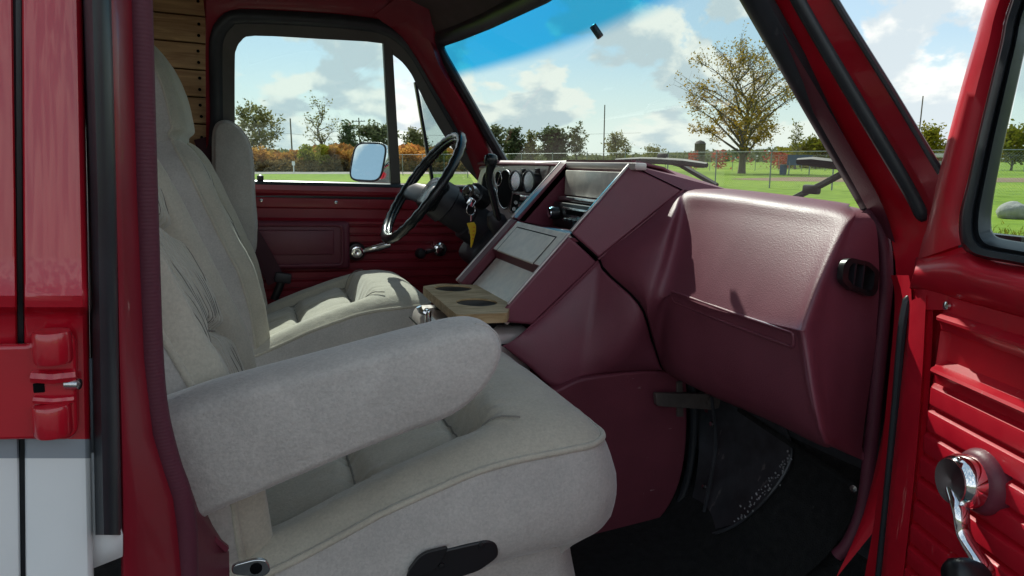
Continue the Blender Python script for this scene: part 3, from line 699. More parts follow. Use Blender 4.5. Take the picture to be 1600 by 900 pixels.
# silver lid, step and tray below the radio
tS = tD + .50 * (1 - tD)
slab(tD + .012, tS, YN + .006, YF - .022, -.012, .001, 'lid_surround', M_tray, bev=.002)
slab(tD + .06, tS + .004, YN + .045, YF - .055, -.012, .003, 'storage_lid', M_tray, bev=.0025)
part('lid_gap', MB().tube([SL(tS, YN + .043, .0012), SL(tD + .055, YN + .043, .0012), SL(tD + .055, YF - .053, .0012), SL(tS, YF - .053, .0012)], .0014, 6), M_dark, cov)
part('lid_step', MB().loft([[SL(tS + .002, YN + .014, .001), SL(tS + .002, YF - .022, .001), SL(tS + .03, YF - .022, -.024), SL(tS + .03, YN + .014, -.024)], [SL(tS - .03, YN + .014, -.004), SL(tS - .03, YF - .022, -.004), SL(tS - .03, YF - .022, -.03), SL(tS - .03, YN + .014, -.03)]]), M_vinylt, cov)
slab(tS, 1.10, YN + .012, YF - .02, -.035, -.022, 'lower_tray', M_tray, bev=.002)

# ---- instrument panel
XI = .775
ip = [PX(x, y, XI) for x, y in [(751, 266), (757, 262), (800, 259), (858, 257), (846, 302), (826, 345), (778, 352), (752, 335), (740, 305)]]
inst = part('instrument_panel', MB().prism(rounded(ip, [.01, .01, 0, .004, 0, .02, .02, .02, .02], 3), (.05, 0, 0)), M_silver, dash, bevel=.005)
ip2 = [PX(x, y, XI) for x, y in [(861, 257), (890, 256), (868, 290), (849, 302)]]
part('panel_extension', MB().prism(ip2, (.05, 0, 0)), M_silver, dash, bevel=.004)
part('panel_top_lip', MB().tube([PX(752, 263, XI + .012), PX(800, 259.5, XI + .012), PX(860, 257, XI + .012), PX(890, 256, XI + .012)], .009, 8), M_silver, dash)
part('lower_dash', MB().box((.86, 2.05, -.28), (.16, .78, .22), bev=.02), M_col, dash)
def oval(px, py, rw, rh, name='gauge', lens=None):
    c = PX(px, py, XI); ry = rw * 6.32e-3 ; rz = rh * 2.2e-3
    def lp(k, dx): return [c + Vector((dx, math.cos(q) * ry * k, math.sin(q) * rz * k)) for q in [2 * math.pi * j / 32 for j in range(32)]]
    if lens:
        o = part(name, MB().grid([lp(1.0, 0), lp(1.0, -.022), lp(.86, -.024), lp(.80, .0)], cv=True), M_black, inst, ang=40)
        part('vent_lens', MB().add(lp(.84, -.019), [tuple(range(32))]), M_gauge, inst, ang=0, solid=.002)
        part('vent_tab', MB().box(c + Vector((-.012, -ry * .8, rz * .95)), (.014, .012, .012), bev=.002), M_black, inst)
    else:
        o = part(name, MB().add(lp(1.0, -.0035), [tuple(range(32))]), M_dark, inst, ang=0, solid=.003)
        part('gauge_bezel', MB().tube(lp(1.04, -.004), .0028, 6, closed=True), M_dchrome, inst, ang=70)
oval(763, 294, 9, 25); oval(781, 279, 5, 10.5); oval(774, 307, 4.6, 12); oval(791, 296, 11, 27)
oval(815, 283, 8.5, 15, 'air_vent', 1); oval(836, 284, 8.5, 15.5, 'air_vent', 1)
hv = [PX(x, y, XI) for x, y in [(804, 302), (838, 307), (828, 337), (798, 331)]]
hva = part('heater_control', MB().prism(rounded(hv, .006, 2), (-.004, 0, 0)), M_dark, inst, bevel=.001)
part('heater_frame', MB().tube(rounded([p + Vector((-.004, 0, 0)) for p in hv], .006, 3), .003, 6, closed=True), M_dchrome, inst)
for (x0, x1, yy) in ((812, 832, 309), (809, 829, 320)):
    a, b = PX(x0, yy, XI - .006), PX(x1, yy + 1.5, XI - .006)
    part('control_label', MB().box(lerp(a, b, .5), (.003, abs(a.y - b.y) * .9, .016), bev=.001), M_gauge, hva)
for x, y in ((806, 317), (803, 327)):
    part('control_lever', MB().tube([PX(x + 6, y, XI - .004), PX(x, y - .5, XI - .03)], [.004, .006], 8), M_dchrome, hva)

# ---- steering column and wheel
WC = PY(660, 292, 2.13); tl = R(34)
ax = Vector((-math.cos(tl), 0, math.sin(tl))); wu = Vector((math.sin(tl), 0, math.cos(tl))); wl = Vector((0, 1, 0))
stw = part('steering_wheel', MB().tube([WC + (wu * math.cos(q) + wl * math.sin(q)) * .195 for q in [2 * math.pi * k / 64 for k in range(64)]], [.0145 + .0012 * (1 if k % 2 else -1) * (1) for k in range(64)], 12, closed=True), M_blacks, van, ang=80)
part('rim_grips', MB().tube([WC + ax * -.006 + (wu * math.cos(q) + wl * math.sin(q)) * (.186 - .0028 * (k % 2)) for k, q in enumerate([2 * math.pi * k / 96 for k in range(96)])], .0105, 8, closed=True), M_blacks, stw, ang=80)
hub = WC - ax * .045
pad = []
for s_, w_, h_ in ((-.018, .055, .05), (.0, .075, .058), (.018, .078, .055), (.026, .06, .042)):
    pad.append([hub + ax * s_ + wl * w_ * math.copysign(abs(math.cos(q)) ** .5, math.cos(q)) + wu * h_ * math.copysign(abs(math.sin(q)) ** .5, math.sin(q)) for q in [2 * math.pi * k / 28 for k in range(28)]])
part('horn_pad', MB().loft(pad), M_blacks, stw, ang=50)
for sgn, dn in ((-1, -.025), (1, -.025)):
    e = WC + wl * sgn * .188 + wu * dn; s0 = hub + wl * sgn * .05 + wu * -.01 + ax * .012
    part('spoke', MB().tube([s0, lerp(s0, e, .5) + ax * .012, e], [.034, .030, .017], 10, sx=.28, up=wu), M_col, stw, ang=60)
colm = part('steering_column', MB().lathe(hub, -ax, [(.03, -.02), (.062, .0), (.066, .05), (.058, .055), (.056, .13), (.064, .135), (.066, .26), (.072, .34), (.08, .42)], 24), M_col, van, ang=35)
part('column_shroud', MB().box(hub - ax * .27 + Vector((0, 0, -.05)), (.22, .20, .14), M=Matrix.Rotation(tl, 3, 'Y'), bev=.03, seg=3), M_col, colm, ang=40)
part('turn_signal', MB().tube([hub - ax * .07 + wl * .05, hub - ax * .06 + wl * .16, hub - ax * .05 + wl * .2], [.006, .005, .008], 8), M_black, colm)
part('ignition_barrel', MB().lathe(PY(735, 301, 2.02), (-.75, -.5, .35), [(.022, -.03), (.025, .0), (.023, .012), (.014, .014), (.012, .022), (0, .023)], 20), M_dchrome, colm)
part('ignition_collar', MB().lathe(PY(740, 303, 2.04), (-.75, -.5, .35), [(.034, -.05), (.036, .0), (.026, .008)], 20), M_black, colm)
sh = spline([PY(785, 372, 1.93), PY(778, 340, 1.90), PY(768, 300, 1.88), PY(764, 278, 1.87), PY(767, 258, 1.86)], 6)
sft = part('gear_lever', MB().tube(sh, [.012, .0115, .011, .0105, .010, .010, .010, .010, .010, .010, .010, .010, .010, .010, .0095, .009, .009, .009, .0095, .010, .0105, .011, .012, .014, .015][:len(sh)], 10), M_blacks, van)
part('lever_knob', MB().lathe(PY(767, 250, 1.86), (0, 0, 1), [(.006, -.022), (.014, -.016), (.0185, -.006), (.0195, .003), (.017, .012), (.009, .017), (0, .018)], 20, cap=False), M_blacks, sft, ang=80)
part('lever_boot', MB().lathe(PY(775, 345, 1.92), (-.5, -.2, .6), [(.03, -.05), (.03, 0), (.02, .02), (.012, .03)], 16), M_col, sft)

# ---- box between the seats with its chrome latch
bx = part('console_box', MB().box((.47, 1.51, -.45), (.21, .31, .22), bev=.028, seg=4), M_silver, van, ang=40)
part('box_lid_gap', MB().box((.47, 1.51, -.375), (.214, .314, .004), bev=.001), M_dark, bx)
part('box_tray', MB().box((.49, 1.51, -.338), (.13, .24, .012), bev=.003), M_black, bx)
lb = PX(668, 498, .362)
part('box_latch', MB().box(lb, (.012, .03, .045), bev=.005, seg=3), M_chrome, bx)
part('latch_tab', MB().tube([lb + Vector((-.006, 0, .012)), lb + Vector((-.016, 0, .018)), lb + Vector((-.02, 0, .028))], .006, 8), M_chrome, bx)
for xx, yy in ((.43, 1.40), (.53, 1.40), (.43, 1.60), (.53, 1.60)):
    part('support_post', MB().box((xx, yy, -.325), (.012, .012, .04)), M_black, bx)

# ---- dark footwell, kick panel and scuffed sill
part('footwell_wall', MB().grid([spline([PX(x, y, xx) for x, y, xx in c], 6) for c in zip(*[spline(q, 4) for q in [[(1085, 600, .98), (1130, 606, 1.0), (1205, 640, 1.02)], [(1092, 700, .96), (1145, 700, .985), (1238, 712, 1.0)], [(1078, 790, .935), (1130, 775, .955), (1205, 772, .965)], [(1050, 838, .905), (1095, 832, .915), (1150, 818, .93)]]])]), M_metal, van, ang=60)
part('toe_board', MB().grid([spline([PX(x, y, xx) for x, y, xx in c], 6) for c in [[(1196, 630, 1.03), (1236, 706, 1.012), (1202, 770, .975), (1148, 822, .94), (1100, 850, .92)], [(1270, 660, 1.03), (1290, 725, 1.015), (1260, 800, .985), (1200, 860, .95), (1150, 890, .93)], [(1352, 690, 1.03), (1352, 735, 1.02), (1330, 810, .99), (1290, 870, .95), (1250, 905, .93)]]]), M_carpet, van, ang=60)
part('arc_bead', MB().tube(spline([PX(x, y, xx) for x, y, xx in [(1215, 650, 1.015), (1237, 708, 1.0), (1204, 771, .962), (1149, 820, .927), (1100, 838, .91)]], 6), .0035, 6), M_metal, van)
part('footwell_floor', MB().grid([[Vector((x, y, z)) for x, z in ((.05, -.803), (.4, -.803), (.7, -.80), (.88, -.785), (1.03, -.66))] for y in (.70, .8, 1.0, 1.2, 1.35)]), M_carpet, van)
part('carpet_bead', MB().tube(spline([PX(x, y, xx) for x, y, xx in [(1155, 640, 1.0), (1230, 690, 1.0), (1290, 730, .98), (1338, 762, .95)]], 5), .006, 6), M_carpet, van)
random.seed(5)
m = MB()
for k in range(64):
    t = random.random(); px, py = lerp(1235, 1150, t) + random.gauss(0, 4), lerp(715, 815, t ** .9) + random.gauss(0, 5)
    c = PX(px, py, lerp(.994, .920, t)); m.box(c, (.0015, random.uniform(.0008, .004), random.uniform(.0008, .0045)), M=Matrix.Rotation(random.uniform(-1, 1), 3, 'X'))
m2 = part('worn_paint_chips', m, M_scuff, van); m2['kind'] = 'stuff'
part('kick_trim', MB().tube(spline([PX(x, y, xx) for x, y, xx in [(1112, 620, .955), (1118, 690, .95), (1112, 740, .94), (1100, 800, .92)]], 6), .004, 6), M_metal, van)
for x, y in ((1112, 662), (1100, 760), (1085, 808)):
    part('screw', MB().lathe(PX(x, y, .935), (-1, -.3, 0), [(.006, 0), (.005, .003), (0, .004)], 10), M_dchrome, van)
part('sill_bolt', MB().lathe(PY(1336, 762, .78), (-1, -.3, 0), [(.006, 0), (.006, .006), (0, .007)], 10), M_dchrome, van)
part('sill_step', MB().box((.38, .69, -.845), (1.0, .10, .08), bev=.01), M_rubber, van)

# ---- wipers
def wiper(ptsb, ptsa, pivot):
    w = part('wiper', MB().tube([PX(*q) for q in ptsb], [.006] + [.009] * (len(ptsb) - 2) + [.006], 6, sx=.6), M_wiper, van)
    part('wiper_arm', MB().tube([PX(*q) for q in ptsa], .007, 6), M_wiper, w)
    part('wiper_clip', MB().box(PX(*pivot), (.012, .04, .018), bev=.004), M_wiper, w)
    part('blade_bridge', MB().tube([PX(q[0], q[1] - 2.5, q[2]) for q in ptsb[1:-1]], .004, 6), M_wiper, w)
wiper([(962, 251, 1.03), (1000, 250.5, 1.03), (1035, 251.5, 1.03), (1070, 254, 1.03), (1105, 258, 1.02)], [(1036, 250, 1.035), (1062, 257, 1.05), (1120, 290, 1.08)], (1035, 245, 1.035))
wiper([(1246, 252, 1.0), (1270, 252.5, 1.0), (1300, 256, 1.0), (1345, 262, 1.0), (1400, 270, .98)], [(1240, 310, 1.03), (1262, 299, 1.02), (1285, 288, 1.015), (1322, 268, 1.005)], (1268, 296, 1.015))
# ================================================================== OPEN PASSENGER DOOR
H0 = PY(1420, 450, .645); ds = Vector((-math.cos(R(72.5)), -math.sin(R(72.5)), 0)); dn = Vector((-ds.y, ds.x, 0)); dn = -dn if dn.x > 0 else dn
def DD(px, py, n=0.):            # point on the inner plane of the open door, n proud of it
    return PP(px, py, H0 + dn * n, dn)
def DS(s, z, n=0.): return H0 + ds * s + Vector((0, 0, z - H0.z)) + dn * n
def sz(p): q = p - H0; return q.dot(ds), p.z
pd = part('passenger_door', MB().loft([[DS(.02, z, -.075), DS(.80, z, -.075), DS(.80, z, -.085), DS(.02, z, -.085)] for z in (-.72, -.4, -.11)]), M_red)
# outer edge down the front of the door, from window frame to the bottom
edge = [(1604, -200), (1541, 0), (1524, 60), (1506, 122), (1485, 200), (1465, 280), (1451, 345), (1430, 412), (1421, 450), (1418, 480), (1408, 600), (1392, 750), (1376, 910)]
g0 = [(1662, -200), (1579, 0), (1562, 70), (1545, 140), (1527, 215), (1510, 290), (1500, 330), (1498, 362), (1502, 382), (1515, 397), (1540, 405), (1575, 411), (1640, 424), (1750, 447)]   # outer line of the window rubber
g1 = [(1706, -200), (1622, 0), (1604, 70), (1588, 140), (1571, 215), (1556, 290), (1550, 330), (1549, 350), (1551, 362), (1558, 370), (1572, 374), (1595, 378), (1645, 386), (1750, 404)]  # edge of the glass
fr = [edge[0], edge[1], edge[2], edge[3], edge[4], edge[5], edge[6], (1440, 380), (1434, 405)]
ga = g0[:9]
rows = [[DD(x, y, -.055) + Vector((.012, 0, 0)) for x, y in fr], [DD(x, y, -.012) for x, y in fr], [DD(lerp(x, gx, .14), lerp(y, gy, .14), .0) for (x, y), (gx, gy) in zip(fr, ga)], [DD(lerp(x, gx, .55), lerp(y, gy, .55), .0) for (x, y), (gx, gy) in zip(fr, ga)], [DD(gx, gy, -.012) for gx, gy in ga]]
part('window_frame', MB().grid([spline(r, 5) for r in rows]), M_redin, pd, ang=70)
# ledge below the window down to the groove
lg = [(1421, 450), (1460, 459), (1520, 474), (1600, 497), (1700, 527), (1800, 557)]
top = [(1434, 405), (1505, 392), (1545, 406), (1610, 418), (1700, 436), (1800, 455)]
rows = []
for f, n in ((0, -.014), (.12, -.004), (.3, .012), (.55, .016), (.8, .008), (.95, .0), (1, -.008)):
    rows.append([DD(lerp(a[0], b[0], f), lerp(a[1], b[1], f), n) for a, b in zip(top, lg)])
part('window_ledge', MB().grid([spline(r, 5) for r in rows]), M_redin, pd, ang=70)
part('frame_corner', MB().grid([spline([DD(x, y, n) for x, y, n in q], 4) for q in [[(1431, 402, -.05), (1426, 430, -.05), (1420, 452, -.05), (1417, 482, -.05)], [(1433, 402, -.012), (1428, 430, -.012), (1423, 452, -.012), (1421, 484, -.012)], [(1448, 404, -.001), (1445, 430, .002), (1444, 452, .0), (1442, 484, -.001)], [(1503, 386, -.014), (1512, 405, -.008), (1500, 462, -.006), (1482, 484, -.006)]]]), M_redin, pd, ang=70)
# window rubber: two rolls
gm = [(lerp(a[0], b[0], .3), lerp(a[1], b[1], .3)) for a, b in zip(g0, g1)]
gi = [(lerp(a[0], b[0], .8), lerp(a[1], b[1], .8)) for a, b in zip(g0, g1)]
rows = [[DD(x, y, -.014) for x, y in g0], [DD(lerp(a[0], b[0], .12), lerp(a[1], b[1], .12), .002) for a, b in zip(g0, g1)], [DD(lerp(a[0], b[0], .38), lerp(a[1], b[1], .38), .0) for a, b in zip(g0, g1)], [DD(lerp(a[0], b[0], .46), lerp(a[1], b[1], .46), -.010) for a, b in zip(g0, g1)], [DD(lerp(a[0], b[0], .6), lerp(a[1], b[1], .6), -.006) for a, b in zip(g0, g1)], [DD(lerp(a[0], b[0], .95), lerp(a[1], b[1], .95), -.020) for a, b in zip(g0, g1)], [DD(x, y, -.03) for x, y in g1]]
part('window_rubber', MB().grid([spline(r, 4) for r in rows]), M_rubber, pd, ang=45)
part('pane', MB().prism([DD(x, y, -.028) for x, y in [(1690, -200), (1620, 0), (1545, 340), (1548, 380), (1600, 392), (1800, 425), (1900, -200)]], dn * -.004), M_glass, pd, ang=0)
# front edge face of the door and smooth border beside the ribs
ed = [(1421, 470), (1408, 600), (1392, 750), (1376, 910)]
pl = [(1447, 462), (1440, 600), (1428, 750), (1410, 910)]
pl2 = [(1456, 462), (1450, 600), (1436, 750), (1418, 910)]
rows = [[DD(x, y, -.06) for x, y in ed], [DD(x, y, -.008) for x, y in ed], [DD(lerp(x, a, .25), lerp(y, b, .25), .0) for (x, y), (a, b) in zip(ed, pl)], [DD(x, y, .0) for x, y in pl], [DD(x + 2, y, -.006) for x, y in pl], [DD(x, y, -.006) for x, y in pl2], [DD(x + 3, y, -.004) for x, y in pl2]]
part('door_edge', MB().grid([spline(r, 4) for r in rows]), M_redin, pd, ang=35)
# pressed inner panel with ridges and ribs, one profile drawn along the door
sL, _ = sz(DD(1456, 560, 0))
def zat(px, py): return sz(DD(px, py, 0))[1]
z = lambda y: zat(1458, y)
prof = [(456, -.008), (459, -.004), (483, -.004), (486, .004), (490, .010), (494, .010), (498, .005), (503, .002), (510, .0), (515, -.012), (522, -.014), (560, -.014), (570, -.008), (573, .006), (577, .008), (581, .006), (585, -.002), (598, -.006)]
yy = 600.
step = 40.5
while yy < 1500:
    prof += [(yy, -.006), (yy + 2.5, -.001), (yy + 5, .0022), (yy + 9, .003), (yy + 33, .0012), (yy + 37, -.006)]; yy += step
rows = []
for k, (s, fade) in enumerate([(sL, 0), (sL + .003, .3), (sL + .007, .8), (sL + .012, 1), (sL + .3, 1), (.74, 1), (.75, 0), (.76, 0)]):
    rows.append([DS(s + (.0 if i < 14 else .0), zat(1458, py) , lerp(-.006, n, fade)) for i, (py, n) in enumerate(prof)])
part('ribbed_panel', MB().grid(rows), M_redin, pd, ang=28)
for px, py in ((1481, 478),):
    part('screw', MB().lathe(DD(px, py, -.003), dn, [(.0055, 0), (.005, .003), (0, .0045)], 12), M_chrome, pd)
part('inner_skin', MB().loft([[DS(.015, z, -.022), DS(.78, z, -.022), DS(.78, z, -.026), DS(.015, z, -.026)] for z in (-.72, -.4, -.135)]), M_redin, pd)
# window crank with chrome cap, bent arm and black knob
kc = DD(1536, 752, .0)
ck = part('window_crank', MB().lathe(kc, dn, [(.036, -.006), (.036, .004), (.033, .010), (.028, .014)], 32), M_vinylt, pd, ang=50)
part('crank_cap', MB().lathe(kc, dn, [(.026, .012), (.029, .016), (.0295, .026), (.027, .034), (.0245, .037)], 32, cap=False), M_chrome, ck, ang=30)
part('cap_disc', MB().lathe(kc, dn, [(.0245, .036), (.024, .0385), (.012, .0375), (.0, .036)], 32, cap=False), M_dchrome, ck, ang=30)
kn = DD(1515, 900, .045)
pa = spline([kc + dn * .028 + Vector((0, 0, -.012)), lerp(kc + dn * .034, kn, .32) + ds * .004, lerp(kc + dn * .032, kn, .62) - ds * .004 - dn * .004, kn + dn * -.012 + Vector((0, 0, .012)) , kn + dn * -.014], 6)
part('crank_arm', MB().tube(pa, [.012, .012, .0115, .011, .0105, .010, .0095, .009, .009, .0088, .0085, .0085, .0085, .0085, .009, .009, .0095, .010, .0105, .011, .0115, .012, .012, .012, .012][:len(pa)], 12, sx=.55, up=dn), M_chrome, ck, ang=60)
part('crank_knob', MB().lathe(kn + dn * -.01, dn, [(.012, -.006), (.0165, .0), (.018, .012), (.0175, .026), (.013, .032), (0, .033)], 20, cap=False), M_black, ck, ang=50)

# ================================================================== BODY SIDE BEHIND THE DOOR OPENING
def BY(py): return interp([(-60, .645), (0, .640), (300, .628), (440, .620), (462, .614), (480, .616), (492, .628), (512, .632), (900, .630), (960, .630)], py)
def side_panel(cols, y0, y1, name, m, parent=None, ang=35):
    """cols: (px at y=0, px at y=900, depth behind the skin)"""
    ys_ = sorted(set([y0, y1] + [y for y in (0, 100, 200, 300, 400, 440, 452, 462, 471, 480, 486, 492, 500, 512, 560, 640, 800) if y0 < y < y1]))
    rows = [[PY(lerp(a, b, y / 900), y, BY(y) + dp) for a, b, dp in cols] for y in ys_]
    return part(name, MB().grid(rows), m, parent, ang=ang)
cR = [(34, 40, .03), (34, 40, .004), (36, 42, .001), (40, 46, 0), (112, 128, 0), (119, 137, .001), (125, 143, .004), (129, 146, .010), (130, 147, .03)]
cL = [(-420, -414, 0), (-40, -36, 0), (12, 24, 0), (17, 29, .001), (20, 32, .004), (21, 33, .03)]
sk = None
for cs, nm in ((cR, 'pillar_skin'), (cL, 'cargo_door_skin')):
    p0 = side_panel(cs, -60, 686, nm, M_red)
    side_panel([(a, b, d + .0004) for a, b, d in cs], 686, 716, 'grey_stripe', M_grey, p0)
    side_panel([(a, b, d + .0008) for a, b, d in cs], 716, 960, 'white_lower_skin', M_white, p0)
part('door_gap', MB().grid([[PY(x, y, .665) for x, y in ((15, -60), (44, -60))], [PY(x, y, .66) for x, y in ((25, 960), (50, 960))]]), M_rubber, solid=.004)
part('gap_seal', MB().tube([PY(27, -60, .652), PY(29, 300, .645), PY(32, 600, .648), PY(38, 960, .648)], .0042, 8), M_rubber)
# returns below the hinge: grey then white
part('white_return', MB().grid([[PY(x, y, .645) for x, y in ((120, 515), (134, 515))], [PY(x, y, .645) for x, y in ((122, 560), (134, 560))]]), M_white, solid=.003)
part('grey_return', MB().grid([[PY(x, y, .647) for x, y in ((118, 560), (146, 560))], [PY(x, y, .647) for x, y in ((126, 706), (148, 706))]]), M_grey, solid=.003)
part('white_return', MB().grid([[PY(x, y, .648) for x, y in ((130, 706), (156, 706))], [PY(x, y, .648) for x, y in ((140, 850), (192, 836))], [PY(x, y, .648) for x, y in ((142, 888), (192, 868))]]), M_white, solid=.004)
# cast hinge of the cargo door
def HP(px, py, n): return PY(px, py, .628 - n)
hg = part('cargo_hinge', MB().prism(rounded([HP(x, y, .0) for x, y in [(-60, 537), (52, 535), (58, 516), (112, 516), (121, 530), (124, 670), (112, 682), (50, 681), (-60, 684)]], .004, 3), (0, -.009, 0)), M_red, bevel=.003, ang=40)
for y0, y1 in ((517, 566), (635, 676)):
    part('hinge_knuckle', MB().lathe(HP(82, (y0 + y1) / 2, .012), (0, 0, 1), [(.0, -.013), (.0125, -.0125), (.0135, -.010), (.0135, .010), (.0125, .0125), (0, .013)], 20, cap=False), M_red, hg, ang=50)
part('hinge_rib', MB().tube([HP(52, 588, .009), HP(84, 590, .012), HP(118, 586, .009)], .0055, 8), M_red, hg)
part('hinge_rib', MB().tube([HP(54, 624, .009), HP(84, 626, .011), HP(116, 623, .009)], .0035, 8), M_red, hg)
part('hinge_pin', MB().lathe(HP(112, 600, .010), (1, -.3, 0), [(.0045, -.004), (.0045, .006), (0, .007)], 10), M_dchrome, hg)
for y in (606, 660):
    part('pin_slot', MB().box(HP(61, y, .0088), (.008, .002, .008), bev=.001), M_dark, hg)
# weatherstrip, red jamb, ribbed edge trim, inner pillar trim
part('weatherstrip', MB().loft([[PY(x, y, Y) for x, Y in ((a, .655), (a + w * .12, .632), (a + w * .35, .622), (a + w * .6, .625), (a + w * .86, .634), (a + w, .652), (a + w, .67), (a, .67))] for a, w, y in ((126, 46, -60), (128, 46, 0), (137, 45, 300), (142, 44, 600), (147, 44, 836))]), M_rubber, ang=60)
jr = [[(160, -60, .66), (172, -60, .655), (200, -60, .70), (215, -60, .72)], [(164, 0, .66), (176, 0, .655), (202, 0, .70), (216, 0, .72)], [(174, 300, .66), (186, 300, .655), (210, 300, .70), (225, 300, .72)], [(180, 560, .66), (192, 560, .655), (221, 560, .70), (236, 560, .72)], [(184, 680, .66), (196, 680, .655), (234, 680, .70), (250, 680, .72)], [(188, 780, .66), (200, 780, .655), (262, 780, .70), (278, 780, .72)], [(190, 960, .66), (202, 960, .655), (276, 960, .70), (296, 960, .72)]]
part('door_jamb', MB().grid([spline([PY(*q) for q in r], 4) for r in jr]), M_maroonp, ang=60)
tp = spline([PY(*q) for q in [(214, -60, .715), (216, 0, .715), (222, 200, .715), (228, 380, .715), (234, 540, .715), (243, 640, .715), (262, 720, .716), (281, 775, .718), (290, 840, .72), (291, 960, .72)]], 8)
part('edge_trim', MB().tube(tp, .0115, 12, sx=.9), M_rib, ang=70)
part('inner_pillar', MB().grid([[PY(x, y, Y) for x, y, Y in r] for r in [[(205, -60, .73), (222, -60, .77), (222, -60, .80)], [(215, 300, .73), (230, 300, .77), (228, 300, .80)], [(228, 560, .73), (244, 600, .77), (246, 600, .80)], [(240, 660, .73), (268, 690, .775), (270, 690, .80)], [(275, 760, .73), (330, 820, .785), (332, 820, .81)], [(285, 850, .73), (357, 862, .79), (358, 862, .81)], [(285, 960, .73), (360, 960, .79), (360, 960, .81)]]]), M_vinylt, ang=60)
part('pillar_ledge', MB().tube([PY(298, 858, .765), PY(330, 838, .775), PY(352, 858, .785)], .005, 6), M_vinylt)

# ---- driver's mirror outside the door
mc = PY(582, 256, 2.80)
shell = []
def msh(k, dx, kz=1): return [mc + Vector((dx, math.copysign(abs(math.cos(q)) ** .45, math.cos(q)) * .086 * k, math.copysign(abs(math.sin(q)) ** .45, math.sin(q)) * .078 * k * kz)) for q in [2 * math.pi * j / 40 for j in range(40)]]
mir = part('side_mirror', MB().loft([msh(.94, -.022), msh(1, -.026), msh(1.02, -.018), msh(1.0, .02), msh(.88, .055), msh(.6, .08), msh(.2, .09)]), M_chrome, van, ang=60)
Mr = Matrix.Rotation(R(38), 3, 'Z') @ Matrix.Rotation(R(15), 3, 'Y')
for o_ in (mir,):
    for v in o_.data.vertices: v.co = Mr @ (v.co + LOC[mir] - mc) + mc - LOC[mir]
gl_ = MB().add([p - mc for p in msh(.94, -.0275)], [tuple(range(40))])
gl_.v = [Mr @ v + mc for v in gl_.v]
part('mirror_face', gl_, M_mirror, mir, ang=0, solid=.002)
part('glass_rim', MB().tube([Mr @ (p - mc) + mc for p in msh(.97, -.027)], .0045, 6, closed=True), M_rubber, mir, ang=180)
part('mirror_arm', MB().tube(spline([PY(604, 247, 2.78), PY(612, 258, 2.72), PY(615, 275, 2.66), PY(613, 300, 2.60)], 5), .010, 10), M_chrome, mir)
# ---- driver's seat belt
bl = spline([PY(*q) for q in [(318, 215, 2.46), (345, 290, 2.44), (375, 340, 2.42), (408, 395, 2.42), (432, 440, 2.42)]], 6)
sb = part('seat_belt', MB().tube(bl, .030, 8, sx=.07, up=(1, 0, .5)), M_belt, van, ang=40)
bk = PY(442, 436, 2.42)
part('belt_buckle', MB().box(bk + Vector((0, 0, .004)), (.055, .02, .035), M=Matrix.Rotation(R(10), 3, 'Y'), bev=.006), M_col, sb)
part('belt_stalk', MB().tube([bk, bk + Vector((-.03, 0, -.07))], .013, 8, sx=.5), M_black, sb)
br = part('belt_bracket', MB().prism(rounded([PY(x, y, .80) for x, y in [(362, 884), (400, 874), (418, 876), (424, 893), (410, 903), (362, 898)]], .006, 3), (0, .006, 0)), M_dchrome, van, bevel=.002)
part('bracket_hole', MB().lathe(PY(400, 889, .799), (0, -1, 0), [(.007, 0), (.0055, .001)], 12), M_dark, br)
# ================================================================== SEATS
S0 = Vector((.24, 1.10, -.803))               # foot of the passenger seat; shapes below are in that seat's place
def rrect(a0, a1, b0, b1, r, n=10, m=14):
    """points round a rounded rectangle, r = 4 corner radii from (a1,b1) counter-clockwise; m points per side"""
    cs = [(a1, b1, 1, 1, r[0]), (a0, b1, -1, 1, r[1]), (a0, b0, -1, -1, r[2]), (a1, b0, 1, -1, r[3])]
    out = []; st = [0, 90, 180, 270]
    arcs = []
    for (x, y, sx, sy, rr), s in zip(cs, st):
        arcs.append([(x - sx * rr + rr * math.cos(R(s + 90 * k / n)), y - sy * rr + rr * math.sin(R(s + 90 * k / n))) for k in range(n + 1)])
    for i in range(4):
        a = arcs[i]; b = arcs[(i + 1) % 4]; out += a
        for k in range(1, m): out.append((lerp(a[-1][0], b[0][0], k / m), lerp(a[-1][1], b[0][1], k / m)))
    return out
def pillow(bd, ctr, front, side, nr=30, ns=10, pw=1.0):
    """rings from the centre to the border on the front face, then rows round the side, then a cap"""
    loops = []
    for i in range(nr + 1):
        s = max(.002, (i / nr) ** pw)
        loops.append([front(ctr[0] + (a - ctr[0]) * s, ctr[1] + (b - ctr[1]) * s, s) for a, b in bd])
    m1 = MB(); m1.loft(loops, cap=False); m1.f.append(tuple(range(len(bd)))[::-1])
    rim = loops[-1]; sl = [rim]
    for k in range(1, ns + 1): sl.append([side(a, b, p, k / ns) for (a, b), p in zip(bd, rim)])
    m2 = MB(); m2.loft(sl, cap=False); m2.f.append(tuple(range(len(m2.v) - len(bd), len(m2.v))))
    return m1, m2, rim
ZP = [(-.12, -.540), (.017, -.508), (.153, -.450), (.256, -.414), (.33, -.400), (.407, -.394), (.49, -.388)]
def zp(x):
    return (interp(ZP, x - .02) + interp(ZP, x) + interp(ZP, x + .02)) / 3
YC = S0.y
def wr(p, s, a): return a * mnoise.noise(Vector(p) * s)
def fr0(x): return sstep(.24, .36, x)
